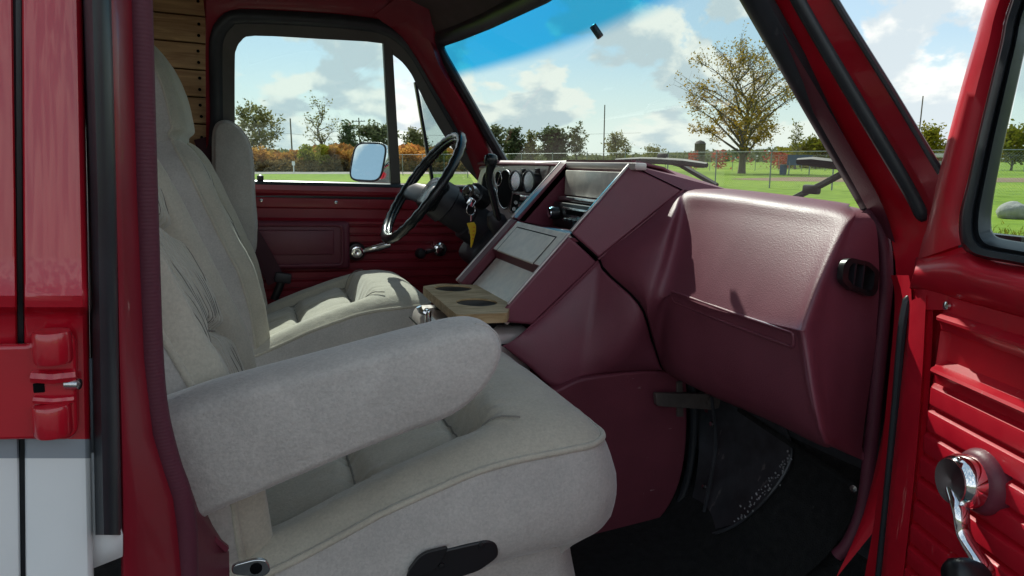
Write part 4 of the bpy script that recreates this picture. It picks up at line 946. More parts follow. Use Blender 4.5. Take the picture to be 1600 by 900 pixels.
def cushion_front(x, y, s):
    v = (y - YC) / .26; av = abs(v)
    z = zp(x)
    e = 1 - s
    z += (.020 + .014 * fr0(x)) * (1 - math.exp(-e / .10))
    fr = sstep(.285, .345, x)
    # crease beside the centre panels, sunk tufted centre, raised front roll
    cen = 1 - sstep(.58, .68, av)
    z += (1 - fr) * (.008 * gau(av - .84, .10) - .022 * gau(av - .655, .032) - .016 * cen)
    z -= .036 * gau(x - .298, .016) * (1 - sstep(.60, .70, av))
    z += fr * (.020 * (1 - av * av) * min(1, e * 3) ** .5)
    z -= (1 - fr) * cen * (.020 * gau(x - .135, .013) + .007 * gau(v, .03))
    z += (1 - fr) * cen * .010 * (1 - (av / .62) ** 2) * (gau(x - .215, .06) + gau(x - .05, .07))
    # puckers that run out from the seams
    pk = gau(x - .30, .05) * (av < .75) + .8 * gau(x - .135, .05) * cen + .5 * gau(av - .62, .07) * (1 - fr)
    z += pk * .0022 * math.sin(y * 150 + 6 * mnoise.noise(Vector((x * 18, y * 18, 0)))) * (e > .03)
    z += wr((x, y, 3), 16, .0022) + wr((x, y, 7), 45, .0008)
    return Vector((x, y, z))
def cushion_side(a, b, p, t):
    cx, cy = .18, YC; d = Vector((a - cx, b - cy, 0)); f = sstep(.20, .48, a)
    h = lerp(.185, .18, f)
    nrm = Vector((0, 0, 0)); ex = sstep(.40, .478, a)
    nrm = Vector((ex, (1 if b > cy else -1) * (1 - ex * .6), 0)).normalized() if a > -.05 else Vector((-.3, 1 if b > cy else -1, 0)).normalized()
    bulge = .026 * math.sin(math.pi * min(1, t * 1.05)) - .05 * max(0, t - .72) / .28 * .9
    q = p + Vector((0, 0, -h * t)) + nrm * bulge
    q += nrm * (wr(q, 14, .003) + wr(q, 40, .0008) + .0015 * math.sin(q.z * 130 + q.x * 40) * t * (a < .2))
    return q
seat = thing('captain_seat', 'beige velour passenger captain seat nearest the camera, its armrest lowered', 'seat', S0, group='front captain seats')
bd = rrect(-.12, .489, YC - .262, YC + .262, (.05, .06, .06, .05), 8, 22)
m1, m2, rim = pillow(bd, (.20, YC), cushion_front, cushion_side, 56, 12)
cu = obj('cushion', m1, M_velour, seat, ang=180)
obj('cushion_side', m2, M_velside, cu, ang=180)
obj('piping', MB().tube([p + Vector((0, 0, .001)) for p in rim], .0048, 8, closed=True), M_velour, cu, ang=180)
def onc(x, y): return cushion_front(x, y, .5) + Vector((0, 0, .001))
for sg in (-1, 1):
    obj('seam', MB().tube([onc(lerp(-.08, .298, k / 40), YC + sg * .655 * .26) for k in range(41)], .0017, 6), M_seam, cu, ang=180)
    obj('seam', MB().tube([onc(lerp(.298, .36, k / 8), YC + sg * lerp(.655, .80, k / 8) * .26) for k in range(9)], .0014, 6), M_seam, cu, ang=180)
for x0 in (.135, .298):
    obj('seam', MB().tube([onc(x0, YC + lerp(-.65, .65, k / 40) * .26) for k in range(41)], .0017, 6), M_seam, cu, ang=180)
# gathered skirt under the front and the sides
sk = []
per = rrect(-.10, .455, YC - .245, YC + .245, (.06, .05, .05, .06), 8, 26)
for k in range(9):
    t = k / 8; r = []
    for i, (a, b) in enumerate(per):
        w_ = .007 * t * math.sin(i * 1.15 + .8 * math.sin(i * .37)) + .03 * t * t + .045 * t * sstep(.40, .46, a)
        d = Vector((a - .18, b - YC, 0)); d.normalize()
        r.append(Vector((a, b, lerp(-.55, -.80, t))) + d * (w_ - .005))
    sk.append(r)
obj('skirt', MB().grid(sk, cv=True), M_velside, seat, ang=180, solid=.004)

# backrest: t runs up, v across; front curve of the middle of the seat back
XF = [(-.60, -.005), (-.50, -.008), (-.40, -.018), (-.33, -.034), (-.26, -.055), (-.21, -.080), (-.13, -.114), (-.07, -.137), (0, -.172), (.07, -.192), (.2, -.22)]
XH = [(.03, -.158), (.13, -.172), (.2, -.19), (.27, -.228), (.31, -.25)]
def xh(z): return sum(interp(XH, z + d) for d in (-.03, 0, .03)) / 3 + .008
def xf(z): return sum(interp(XF, z + d) for d in (-.04, -.02, 0, .02, .04)) / 5
BT = .045                                       # top of the main back
def hw(z): return interp([(-.60, .225), (-.45, .245), (-.25, .255), (-.08, .25), (BT, .225)], z)
def back_front(z, b):
    av = abs(b)
    e = min(1 - av, (BT - z) / .25 + .0, (z + .6) / .25)
    x = xf(z) + .030 * (1 - math.exp(-max(0, e) / .045)) - .018
    x += .034 * gau(av - .90, .15) * (1 - sstep(-.02, .045, z) * .5)  # side bolsters
    ce = 1 - sstep(.64, .70, av)
    x -= .026 * gau(av - .70, .032)
    for zz, d in ((-.115, .022), (-.285, .024)):
        x -= d * gau(z - zz - .035 * (1 - av * 2) * ce, .011) * (1 - sstep(.68, .76, av))
    # gathered folds that start at the seams and fade into the panels
    k = abs(((b * 10.5 + .3 * mnoise.noise(Vector((z * 6, b * 2, 1)))) % 1) - .5) * 2
    fade = .45 + .55 * max(gau(z + .09, .05), gau(z + .14, .04), gau(z + .26, .05), gau(z + .32, .06), gau(z - .02, .04))
    x -= ce * .015 * (k ** 6) * fade
    x += ce * .014 * (gau(z + .04, .055) + gau(z + .20, .065) + gau(z + .38, .075))
    x += wr((z * 1.0, b * .25, 9), 12, .0035) + wr((z, b * .25, 2), 45, .0009)
    # rounded shoulders
    rr = .085; dz = max(0, z - (BT - rr)); w = hw(z) - (rr - math.sqrt(max(0, rr * rr - dz * dz)))
    return Vector((x, YC + b * w, z))
def back_side(p, b, t, ex):
    n_ = Vector((0, (1 if b > 0 else -1) * (1 - .7 * ex), .6 * ex))
    return p + Vector((-.115 * t, 0, -.02 * t)) + n_ * (.016 * math.sin(math.pi * t) - .012 * t) + n_ * wr(p * 1.0 + Vector((t * .1, 0, 0)), 20, .0015)
NZ, NB = 130, 340
zz_ = [lerp(-.59, BT, (1 - (1 - i / NZ) ** 1.25)) for i in range(NZ + 1)]; bb_ = [-1 + 2 * j / NB for j in range(NB + 1)]
m1 = MB().grid([[back_front(z, b) for b in bb_] for z in zz_])
rim = [back_front(z, -1) for z in zz_] + [back_front(BT, b) for b in bb_[8:-8:8]] + [back_front(z, 1) for z in zz_[::-1]]
rb = [-1] * (NZ + 1) + list(bb_[8:-8:8]) + [1] * (NZ + 1)
sd_ = [[back_side(p, b, k / 8, sstep(BT - .10, BT, p.z)) for p, b in zip(rim, rb)] for k in range(9)]
m2 = MB().grid(sd_); n_r = len(rim)
for i in range(n_r // 2 - 1):
    o_ = 8 * n_r; m2.f.append((o_ + i, o_ + i + 1, o_ + n_r - 2 - i, o_ + n_r - 1 - i))
ba = obj('backrest', m1, M_velour, seat, ang=180)
obj('backrest_side', m2, M_velside, ba, ang=180)
obj('piping', MB().tube(rim[::2], .0045, 8), M_velour, ba, ang=180)
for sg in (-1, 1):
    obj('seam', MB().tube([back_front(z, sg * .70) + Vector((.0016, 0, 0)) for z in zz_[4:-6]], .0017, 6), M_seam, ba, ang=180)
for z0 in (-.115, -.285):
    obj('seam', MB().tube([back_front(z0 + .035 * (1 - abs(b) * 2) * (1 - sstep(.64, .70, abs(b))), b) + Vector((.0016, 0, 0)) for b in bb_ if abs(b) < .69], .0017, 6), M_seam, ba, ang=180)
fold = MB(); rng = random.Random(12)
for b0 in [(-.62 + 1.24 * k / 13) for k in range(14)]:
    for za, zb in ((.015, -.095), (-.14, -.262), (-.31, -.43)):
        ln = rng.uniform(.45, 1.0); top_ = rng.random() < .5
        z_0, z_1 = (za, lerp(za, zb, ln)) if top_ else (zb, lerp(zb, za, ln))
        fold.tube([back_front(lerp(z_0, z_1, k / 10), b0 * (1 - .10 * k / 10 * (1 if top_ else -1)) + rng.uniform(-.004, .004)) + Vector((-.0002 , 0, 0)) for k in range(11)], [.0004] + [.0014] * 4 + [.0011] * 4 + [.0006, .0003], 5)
obj('fold_shade_lines', fold, M_fold, ba, ang=180)  # thin dark tubes drawn as the shade in the pleats
# headrest
def hh(z): return interp([(.02, .19), (.12, .185), (.24, .165), (.30, .13)], z)
def head_front(a, b, s):
    e = 1 - s; z = a
    x = xh(z) + .034 * (1 - math.exp(-e / .12)) - .030
    x -= .012 * gau(z - .052, .010) * 1
    x += wr((z, b * .2, 4), 14, .002)
    return Vector((x, YC + b * hh(z), z))
def head_side(a, b, p, t):
    ex = sstep(.20, .30, a)
    n_ = Vector((0, (1 if b > 0 else -1) * (1 - .6 * ex), .7 * ex))
    return p + Vector((-.11 * t, 0, -.03 * t)) + n_ * (.014 * math.sin(math.pi * t) - .016 * t)
hb = [(a, b / .18) for a, b in rrect(.035, .300, -.18, .18, (.09, .03, .03, .09), 8, 18)]
m1, m2, rim = pillow(hb, (.16, 0), head_front, head_side, 36, 8)
he = obj('headrest', m1, M_velour, seat, ang=180)
obj('headrest_side', m2, M_velside, he, ang=180)
obj('piping', MB().tube(rim, .0042, 8, closed=True), M_velour, he, ang=180)
# slide lever bezel on the near side of the cushion
lv = rounded([PY(x, y, .825) for x, y in [(629, 893), (642, 872), (664, 857), (758, 836), (772, 842), (775, 862), (745, 884), (690, 902), (640, 910)]], .008, 3)
le = obj('slide_lever', MB().prism(lv, (0, -.014, 0)), M_black, seat, bevel=.004)
obj('lever_paddle', MB().prism(rounded([PY(x, y, .809) for x, y in [(652, 868), (664, 860), (700, 851), (686, 876), (672, 892), (640, 897), (636, 890)]], .005, 3), (0, -.006, 0)), M_black, le, bevel=.002)
for px, py in ((752, 852), (690, 884)):
    obj('screw', MB().lathe(PY(px, py, .8105), (0, -1, 0), [(.0045, 0), (.004, .0015), (0, .002)], 10), M_black, le)

def arm_slab(poly, d, inset=.016):
    """a stuffed slab: outline poly, thickness vector d, swelling faces and softly rounded rims"""
    d = Vector(d); P = [Vector(p) for p in poly]; c = sum(P, Vector()) / len(P); loops = []; n = d.normalized(); T = d.length
    def off(k):                      # shrink the outline inward by k
        out = []
        for i, p in enumerate(P):
            t = (P[(i + 1) % len(P)] - P[i - 1]).normalized(); q = t.cross(n)
            if q.dot(c - p) < 0: q = -q
            out.append(p + q * k)
        return out
    for q in range(0, 10):
        an = math.pi * q / 9; k = inset * (1 - math.sin(an)) ; w_ = T / 2 - (T / 2) * math.cos(an)
        loops.append([p + n * w_ for p in off(k)])
    def face(base, sgn):
        res = []
        for s in (.9, .75, .55, .35, .15, .02):
            res.append([c + n * (c_off) + (p - c - n * ((p - c).dot(n))) * s - n * sgn * .006 * (1 - s * s) for p in base for c_off in [(base[0] - c).dot(n)]])
        return res
    f0 = face(loops[0], 1); f1 = face(loops[-1], -1)
    m = MB().loft(loops)
    for i, v in enumerate(m.v): m.v[i] = v + n * wr(v, 13, .0022) + n * wr(v, 40, .0006)
    return m, loops[3]
low_arm = spline([PY(x, y, .765) for x, y in [(170, 672), (250, 645), (330, 617), (410, 595), (510, 568), (600, 543), (690, 519), (734, 510), (765, 511), (787, 526), (794, 551), (786, 583), (760, 622), (714, 659), (640, 688), (560, 718), (480, 752), (400, 787), (350, 808), (300, 832), (230, 850), (180, 830), (160, 740)]], 4, closed=True)
mm_, rl = arm_slab(low_arm, (0, .088, 0), .018)
arm = obj('armrest', mm_, M_velside, seat, ang=180)
obj('seam', MB().tube([p + Vector((0, -.0005, 0)) for p in rl[30:56]], .0014, 6), M_velside, arm, ang=180)

# the driver's seat: the same seat copied across the cab, with its own raised armrest
def clone(o, parent):
    c = o.copy(); col.objects.link(c); c.parent = parent; c.location = o.location
    LOC[c] = LOC[o]
    for ch in [q for q in o.children]: clone(ch, c)
    return c
seat2 = seat.copy(); col.objects.link(seat2); LOC[seat2] = S0 + Vector((-.012, 1.03, 0))
seat2.matrix_world = V @ Matrix.Translation(LOC[seat2])
tag(seat2, 'beige velour driver captain seat behind the steering wheel, its window-side armrest folded up', 'seat', 'front captain seats')
for ch in list(seat.children):
    if ch.name.startswith(('armrest', 'slide_lever')): continue
    clone(ch, seat2)
# the two backs are not set at quite the same recline
for o_ in (ba, he): o_.location.x -= .016
for ch in seat2.children:
    if ch.name.startswith(('backrest', 'headrest')): ch.location.x += .022
ra_ = spline([PY(x, y, 2.40) for x, y in [(333, 300), (331, 225), (335, 197), (347, 188), (362, 190), (378, 202), (390, 222), (396, 250), (399, 310), (402, 356), (395, 400), (350, 400), (338, 350)]], 5, closed=True)
mm_, rl = arm_slab(ra_, (0, .075, 0), .014)
a2 = obj('armrest', mm_, M_velside, seat2, ang=180)
obj('piping', MB().tube(rl, .003, 6, closed=True), M_velside, a2, ang=180)

# ================================================================== LOOSE THINGS IN THE CAB
ct = -.290
cb = rounded([PZ(x, y, ct) for x, y in [(660, 447), (690, 443), (768, 446), (801, 470), (793, 489), (714, 492)]], [.012, .012, .004, .008, .012, .015], 4)
hol = [PZ(708, 450, ct), PZ(745, 472, ct)]
def board(outline, holes, th, rad):
    """board with round holes cut through: triangles between the outline and the holes, then both sides and all edges"""
    from mathutils.geometry import delaunay_2d_cdt
    z = outline[0].z; loops = [outline] + [[h + Vector((math.cos(q) * rad, math.sin(q) * rad, 0)) for q in [2 * math.pi * k / 32 for k in range(32)]] for h in holes]
    pts = [Vector((p.x, p.y)) for l in loops for p in l]; es = []; o = 0
    for l in loops: es += [(o + i, o + (i + 1) % len(l)) for i in range(len(l))]; o += len(l)
    vs, _, fs, _, _, _ = delaunay_2d_cdt(pts, es, [], 1, 1e-6)
    keep = []
    for f in fs:
        c = sum((vs[i] for i in f), Vector((0, 0))) / len(f)
        if all((c - Vector((h.x, h.y))).length > rad * .985 for h in holes): keep.append(tuple(f))
    m = MB(); n = len(vs)
    m.add([(v.x, v.y, z) for v in vs] + [(v.x, v.y, z - th) for v in vs], keep + [tuple(i + n for i in f[::-1]) for f in keep])
    cnt = {}
    for f in keep:
        for i in range(len(f)): e = (f[i], f[(i + 1) % len(f)]); cnt[e] = 1
    for (i, j) in cnt:
        if (j, i) not in cnt: m.f.append((i, j, j + n, i + n))
    return m
cup = thing('cup_holder', 'worn wooden board with two cup holes on the box between the seats', 'cup holder', hol[0] + Vector((0, 0, -.03)))
obj('board', board(cb, hol, .020, .045), M_cup, cup, ang=30, bevel=.003)
for h in hol:
    obj('cup_well', MB().lathe(h + Vector((0, 0, -.004)), (0, 0, -1), [(.0455, 0), (.0455, .05), (.0445, .05), (.0435, .0)], 28), M_black, cup, ang=40)
kr = PY(736, 322, 1.97)
key = thing('key_ring', 'ignition key on a steel ring with a yellow fob, hanging from the steering column', 'keys', kr + Vector((0, 0, -.1)))
obj('ring', MB().tube([kr + Vector((math.cos(q) * .015, math.cos(q) * .006, math.sin(q) * .017 - .01)) for q in [2 * math.pi * k / 32 for k in range(32)]], .0016, 6, closed=True), M_chrome, key, ang=180)
obj('key', MB().box(kr + Vector((0, 0, .012)), (.022, .004, .024), M=Matrix.Rotation(R(30), 3, 'Y'), bev=.003), M_chrome, key)
obj('link', MB().tube([kr + Vector((0, -.002, -.027)), kr + Vector((.0, -.002, -.045))], .002, 6), M_chrome, key)
fo = [PY(x, y, 1.962) for x, y in [(730, 349), (741, 347), (744, 352), (744, 362), (740, 378), (737, 387), (735.5, 387), (736, 372), (734, 360)]]
fb = obj('fob', MB().prism(fo, (0, .007, 0)), M_yellow, key, bevel=.0015)
for k in range(4):
    obj('fob_print', MB().box(PY(740.5 - k * .4, 355 + k * 6, 1.9605), (.006, .001, .0025)), M_orange, fb)
obj('spare_key', MB().box(PY(733, 357, 1.972), (.007, .002, .030), M=Matrix.Rotation(R(-8), 3, 'Y'), bev=.0008), M_dchrome, key)
# ================================================================== OUTSIDE
FWD = Vector((math.sin(YAW), math.cos(YAW), 0)); RGT = Vector((math.cos(YAW), -math.sin(YAW), 0))
def GD(px, D, z=0.):             # ground point D metres ahead
    return FWD * D + RGT * (D * (px - 800) / F * math.cos(PIT)) + Vector((0, 0, z))
def HT(py, D): return EYE + (248 - py) / F * D
def setting(name, mb, m, kind='structure', **k):
    o = obj(name, mb, m, None, frame=W, **k); o['kind'] = kind; return o
def leaves(mb, c, rx, rz, n, size, rng, lo=.0, up=0):
    for _ in range(n):
        while True:
            p = Vector((rng.uniform(-1, 1), rng.uniform(-1, 1), rng.uniform(-1, 1)))
            if lo <= p.length <= 1: break
        leaf(mb, c + Vector((p.x * rx, p.y * rx, p.z * rz)), size * rng.uniform(.6, 1.3), rng)
def leaf(mb, p, s, rng):
    a = Vector((rng.gauss(0, 1), rng.gauss(0, 1), rng.gauss(0, .7))).normalized(); b = a.cross(Vector((rng.gauss(0, 1), rng.gauss(0, 1), rng.gauss(0, 1)))).normalized()
    o = len(mb.v); mb.v += [p - a * s, p + b * s * .5, p + a * s, p - b * s * .5]; mb.f.append((o, o + 1, o + 2, o + 3))

def groundmat(name, cols, scale, rough=.95, big=.02, bump=0):
    M = bpy.data.materials.new(name); M.use_nodes = True; nt = M.node_tree; N = nt.nodes; L = nt.links; b = N['Principled BSDF']
    b.inputs['Roughness'].default_value = rough; b.inputs['Specular IOR Level'].default_value = .2
    tc = N.new('ShaderNodeTexCoord'); a = N.new('ShaderNodeTexNoise'); a.inputs['Scale'].default_value = scale; a.inputs['Detail'].default_value = 8; L.new(tc.outputs['Object'], a.inputs['Vector'])
    c = N.new('ShaderNodeTexNoise'); c.inputs['Scale'].default_value = big; c.inputs['Detail'].default_value = 5; L.new(tc.outputs['Object'], c.inputs['Vector'])
    ad = N.new('ShaderNodeMath'); ad.operation = 'ADD'; L.new(a.outputs['Fac'], ad.inputs[0]); L.new(c.outputs['Fac'], ad.inputs[1])
    mr = N.new('ShaderNodeMapRange'); L.new(ad.outputs[0], mr.inputs[0]); mr.inputs[1].default_value = .75; mr.inputs[2].default_value = 1.25
    cr = N.new('ShaderNodeValToRGB'); L.new(mr.outputs[0], cr.inputs[0]); e = cr.color_ramp.elements; e[0].color = (*cols[0], 1); e[1].color = (*cols[-1], 1)
    for i, q in enumerate(cols[1:-1]): e.new((i + 1) / (len(cols) - 1)).color = (*q, 1)
    L.new(cr.outputs[0], b.inputs['Base Color'])
    if bump:
        bp = N.new('ShaderNodeBump'); bp.inputs['Strength'].default_value = .6; bp.inputs['Distance'].default_value = bump; L.new(a.outputs['Fac'], bp.inputs['Height']); L.new(bp.outputs[0], b.inputs['Normal'])
    return M
M_grass = groundmat('mown_grass', [(.12, .19, .012), (.18, .27, .02), (.25, .32, .03)], 1.6, big=.06)
M_asph = groundmat('worn_asphalt', [(.045, .045, .046), (.075, .073, .07), (.11, .105, .10)], 30, big=.5, bump=.01)
M_dirt = groundmat('infield_dirt', [(.20, .13, .085), (.28, .19, .12)], 3, big=.2)
M_gravel = groundmat('gravel_road', [(.22, .20, .17), (.34, .31, .27)], 6, big=.2)
M_bark = mat('bark', (.12, .098, .078), .9, var=.4, vscale=6, bump=('noise', 14, .8, .03))
M_galv = mat('galvanised_steel', (.22, .24, .25), .55, metal=.5, var=.1)
M_pole = mat('weathered_pole_wood', (.12, .10, .085), .9, var=.3, vscale=4)
M_brick = mat('brown_brick', (.17, .075, .055), .9, var=.2, vscale=3)
M_roofl = mat('pale_metal_roof', (.42, .43, .43), .5, var=.1)
M_stone = mat('pale_boulder', (.34, .32, .29), .9, var=.2, vscale=4, bump=('noise', 6, .8, .05))
L_big = leafmat('yellow_brown_leaves', [(.20, .18, .05), (.34, .25, .05), (.44, .27, .04), (.30, .19, .04)])
L_green = leafmat('dull_green_leaves', [(.11, .125, .065), (.16, .175, .09), (.22, .205, .10)])
L_olive = leafmat('olive_leaves', [(.13, .14, .055), (.22, .21, .08), (.30, .26, .09)])
L_dark = leafmat('dark_green_leaves', [(.075, .10, .055), (.11, .14, .07), (.16, .17, .085)])
L_yel = leafmat('yellow_green_leaves', [(.12, .15, .015), (.20, .19, .02), (.26, .20, .02)])
L_thick = leafmat('autumn_thicket_leaves', [(.20, .22, .06), (.34, .26, .06), (.46, .25, .06), (.42, .17, .05), (.28, .15, .06), (.20, .20, .07)])
L_red = leafmat('red_autumn_leaves', [(.30, .09, .05), (.42, .10, .07), (.28, .05, .03), (.22, .12, .05)])
L_dry = leafmat('dry_brown_grass', [(.14, .09, .035), (.22, .14, .05), (.16, .13, .05)])

setting('grass_field', MB().grid([[Vector((x, y, 0)) for x in (-2500, -600, -100, 0, 100, 600, 2500)] for y in (-2500, -600, -100, 0, 100, 600, 2500)]), M_grass)
setting('parking_lot', MB().grid([[Vector((x, y, .004)) for x in (-60, -20, 0, 15, 17.5)] for y in (-60, -10, 0, 8.6)]), M_asph)
setting('gravel_road', MB().grid([[GD(px, D, .004) for px in (-1500, -300, 300, 745, 800)] for D in (66, 78)]), M_gravel)
inf = [GD(px, D, .006) for px, D in ((1130, 50), (1200, 45.5), (1290, 43.5), (1400, 43), (1560, 42.5), (1700, 43), (1800, 47), (1650, 52), (1450, 54), (1250, 55))]
setting('infield_dirt', MB().add(rounded(inf, 2.0, 4), [tuple(range(60 - 10))]) if False else MB().add(rounded(inf, 2.0, 4), [tuple(range(len(rounded(inf, 2.0, 4))))]), M_dirt)

def crown_tree(name, label, px, D, top, wpx, seed, lm_, limbs, sub_, tw, nl, ls, thin, clear, group=None, r0=None, spray=.22, fill=.45):
    """a leader with ascending limbs that reach an oval outline, side branches and twigs; leaves thin out towards the top"""
    rng = random.Random(seed); base = GD(px, D); H = HT(top, D); Rw = wpx / F * D / 2; q_ = H / 13.3; r0 = r0 or .46 * q_
    t = thing(name, label, 'tree', base, frame=W, group=group)
    mb = MB(); tips = []
    ld = [Vector((rng.gauss(0, .10) * k * q_, rng.gauss(0, .10) * k * q_, H * .93 * k / 8)) for k in range(9)]; ld = spline(ld, 3)
    mb.tube([base + p for p in ld], [lerp(r0, .03 * q_, (i / (len(ld) - 1)) ** .62) for i in range(len(ld))], 8, cap=False)
    lob = [rng.uniform(.72, 1.12) for _ in range(6)]
    def env(z): u = (z / H - clear) / (1 - clear); return Rw * max(0, math.sin(math.pi * min(1, max(0, u)) ** .80)) ** .62
    for i in range(limbs):
        f = i / (limbs - 1); z0 = H * lerp(clear * .95, .80, f); a = i * 2.4 + rng.gauss(0, .3)
        r = env(z0 + H * .14) * rng.uniform(.8, 1.08) * (lob[int(a * .95) % 6] if limbs < 30 else 1)
        p0 = ld[min(len(ld) - 1, int(z0 / (H * .93) * (len(ld) - 1)))]
        z1 = z0 + r * rng.uniform(.45, .85) if f < .85 else z0 + H * .2
        end = Vector((math.cos(a) * r, math.sin(a) * r, min(z1, H * .99)))
        m1 = lerp(p0, end, .35) + Vector((0, 0, .05 * r)); m2 = lerp(p0, end, .7) + Vector((rng.gauss(0, .06) * r, rng.gauss(0, .06) * r, .10 * r))
        L = spline([p0, m1, m2, end], 4); rl_ = lerp(.37, .11, f) * r0
        mb.tube([base + p for p in L], [lerp(rl_, .015 * q_, k / (len(L) - 1)) for k in range(len(L))], 5, cap=False)
        for j in range(sub_):
            k = rng.randint(3, len(L) - 1); q0 = L[k]; d = (L[k] - L[k - 1]).normalized()
            d2 = (d + Vector((rng.gauss(0, .6), rng.gauss(0, .6), rng.gauss(.25, .4)))).normalized(); ln = r * rng.uniform(.2, .42) + .3 * q_
            q1 = q0 + d2 * ln * .5 + Vector((rng.gauss(0, .08), rng.gauss(0, .08), .05)) * q_; q2 = q1 + (d2 + Vector((rng.gauss(0, .3), rng.gauss(0, .3), .2))).normalized() * ln * .5
            mb.tube([base + q0, base + q1, base + q2], [.028 * q_, .018 * q_, .009 * q_], 4, cap=False)
            for w in range(tw):
                s = rng.choice((q1, q2, lerp(q0, q1, .6))); e = s + Vector((rng.gauss(0, .45), rng.gauss(0, .45), rng.gauss(.15, .4))) * q_
                mb.tube([base + s, base + e], [.011 * q_, .006 * q_], 3, cap=False); tips.append(e)
    obj('trunk', mb, M_bark, t, ang=180, recalc=False)
    lm = MB(); k = 0; sh = Vector((seed, 1, 3))
    while k < nl:
        p = rng.choice(tips); h = p.z / H
        if rng.random() > lerp(1.0, thin, sstep(.28, .72, h)) * (.35 + .9 * max(0, mnoise.noise(p * .45 / q_ + sh) + fill)): continue
        leaf(lm, base + p + Vector((rng.gauss(0, spray), rng.gauss(0, spray), rng.gauss(0, spray * .9))), ls * rng.uniform(.6, 1.4), rng); k += 1
    obj('crown', lm, lm_, t, ang=0, recalc=False)
    return t
def tree(name, label, px, D, top, wpx, leafm, seed, nl, ls, lv=4, tr=None, jit=.5, group=None, keep=1.0, clear=.22, lowdense=0, spread=.9, base_z=0):
    return crown_tree(name, label, px, D, top, wpx, seed, leafm, 15, 6, 3, int(nl * .85), ls * .9, 1.0, max(.10, clear), group, spray=jit * .62, fill=.30)
TG = 'far trees along the edge of the field'
crown_tree('oak_tree', 'tall half-bare autumn tree with yellow-brown leaves standing alone beyond the chain-link fence', 1160, 68, 82, 158, 7, L_big, 34, 11, 5, 8800, .125, .18, .16)
tree('tree', 'bushy olive tree left of the utility pole, seen through the rear of the driver window', 404, 90, 176, 72, L_olive, 3, 2600, .24, jit=.5, group=TG)
tree('tree', 'thin tall sparse tree in the middle of the driver window', 503, 90, 160, 52, L_olive, 8, 700, .18, jit=.35, group=TG)
tree('tree', 'narrow dark tree between the sparse tree and the pole with a crossarm', 545, 110, 197, 28, L_dark, 5, 1500, .32, jit=.5, group=TG, clear=.1)
tree('tree', 'broad grey-green tree right of the pole with a crossarm', 592, 112, 200, 56, L_green, 14, 3000, .32, jit=.6, group=TG, clear=.12)
tree('tree', 'rounded dull tree above the orange bushes in the vent window', 652, 108, 208, 42, L_green, 21, 2000, .3, jit=.6, group=TG, clear=.15)
tree('tree', 'dark tree just right of the windshield pillar on the driver side', 772, 118, 203, 40, L_green, 33, 2000, .34, jit=.6, group=TG, clear=.1)
tree('tree', 'dark upright tree second from the driver-side windshield pillar', 803, 120, 206, 30, L_dark, 36, 2200, .34, jit=.55, group=TG, clear=.08)
tree('tree', 'slim yellowish tree between two dark ones above the gauges', 829, 118, 209, 18, L_olive, 37, 1100, .3, jit=.4, group=TG, clear=.08)
tree('tree', 'dense dark green tree above the air vents of the dash', 864, 120, 206, 44, L_dark, 40, 3600, .36, jit=.7, group=TG, clear=.06)
tree('tree', 'small bare-stemmed tree beside the dense dark green one', 901, 118, 201, 26, L_green, 43, 900, .28, jit=.45, group=TG, clear=.3)
tree('tree', 'airy light tree right of the tall thin mast', 963, 115, 212, 40, L_olive, 47, 1300, .26, jit=.5, group=TG, clear=.18)
tree('tree', 'low thin bush-like tree left of the lone autumn tree', 1022, 120, 232, 34, L_olive, 48, 500, .24, jit=.5, group=TG)
tree('tree', 'bare pale tree right of the lone autumn tree', 1243, 95, 196, 24, L_olive, 51, 420, .2, jit=.4, group=TG)
tree('tree', 'yellow-green bushy tree beside the windshield pillar nearest the camera', 1312, 100, 210, 50, L_yel, 52, 2600, .3, jit=.7, group=TG, clear=.05)
tree('tree', 'low green bush-like tree behind the fence right of the bare pale one', 1275, 100, 220, 46, L_yel, 53, 2200, .28, jit=.6, group=TG, clear=.05)
tree('tree', 'yellow-green tree seen between the pillar and the open door', 1447, 85, 203, 46, L_yel, 57, 2600, .24, jit=.55, group=TG, clear=.05)
tree('tree', 'yellowing tree behind the glass of the open door', 1582, 85, 205, 60, L_yel, 58, 2600, .26, jit=.6, group=TG, clear=.05)

# ---- thickets and far woods: masses nobody could count
def thicket(name, x0, x1, D0, D1, tops, n, size, lm, seed, gate=0):
    rng = random.Random(seed); m = MB()
    for _ in range(n):
        px = rng.uniform(x0, x1); D = rng.uniform(D0, D1); h = HT(interp(tops, px), D) * (1 + .25 * mnoise.noise(Vector((px * .05, D * .1, seed))))
        if gate and mnoise.noise(Vector((px * .035, D * .15, seed * 2.7))) < gate * rng.random(): continue
        z = h * rng.random() ** .75
        leaf(m, GD(px, D, z), size * rng.uniform(.6, 1.4), rng)
    return setting(name, m, lm, 'stuff', ang=0, recalc=False)
thicket('autumn_thicket', 250, 760, 80, 92, [(250, 232), (400, 234), (440, 240), (470, 234), (520, 228), (560, 234), (620, 230), (690, 232), (760, 240)], 14000, .34, L_thick, 4)
SG = 'autumn shrubs along the roadside'
L_or = leafmat('orange_shrub_leaves', [(.42, .27, .07), (.50, .26, .06), (.42, .17, .05)]); L_gr = leafmat('green_yellow_shrub_leaves', [(.14, .19, .02), (.26, .26, .03), (.34, .28, .04)])
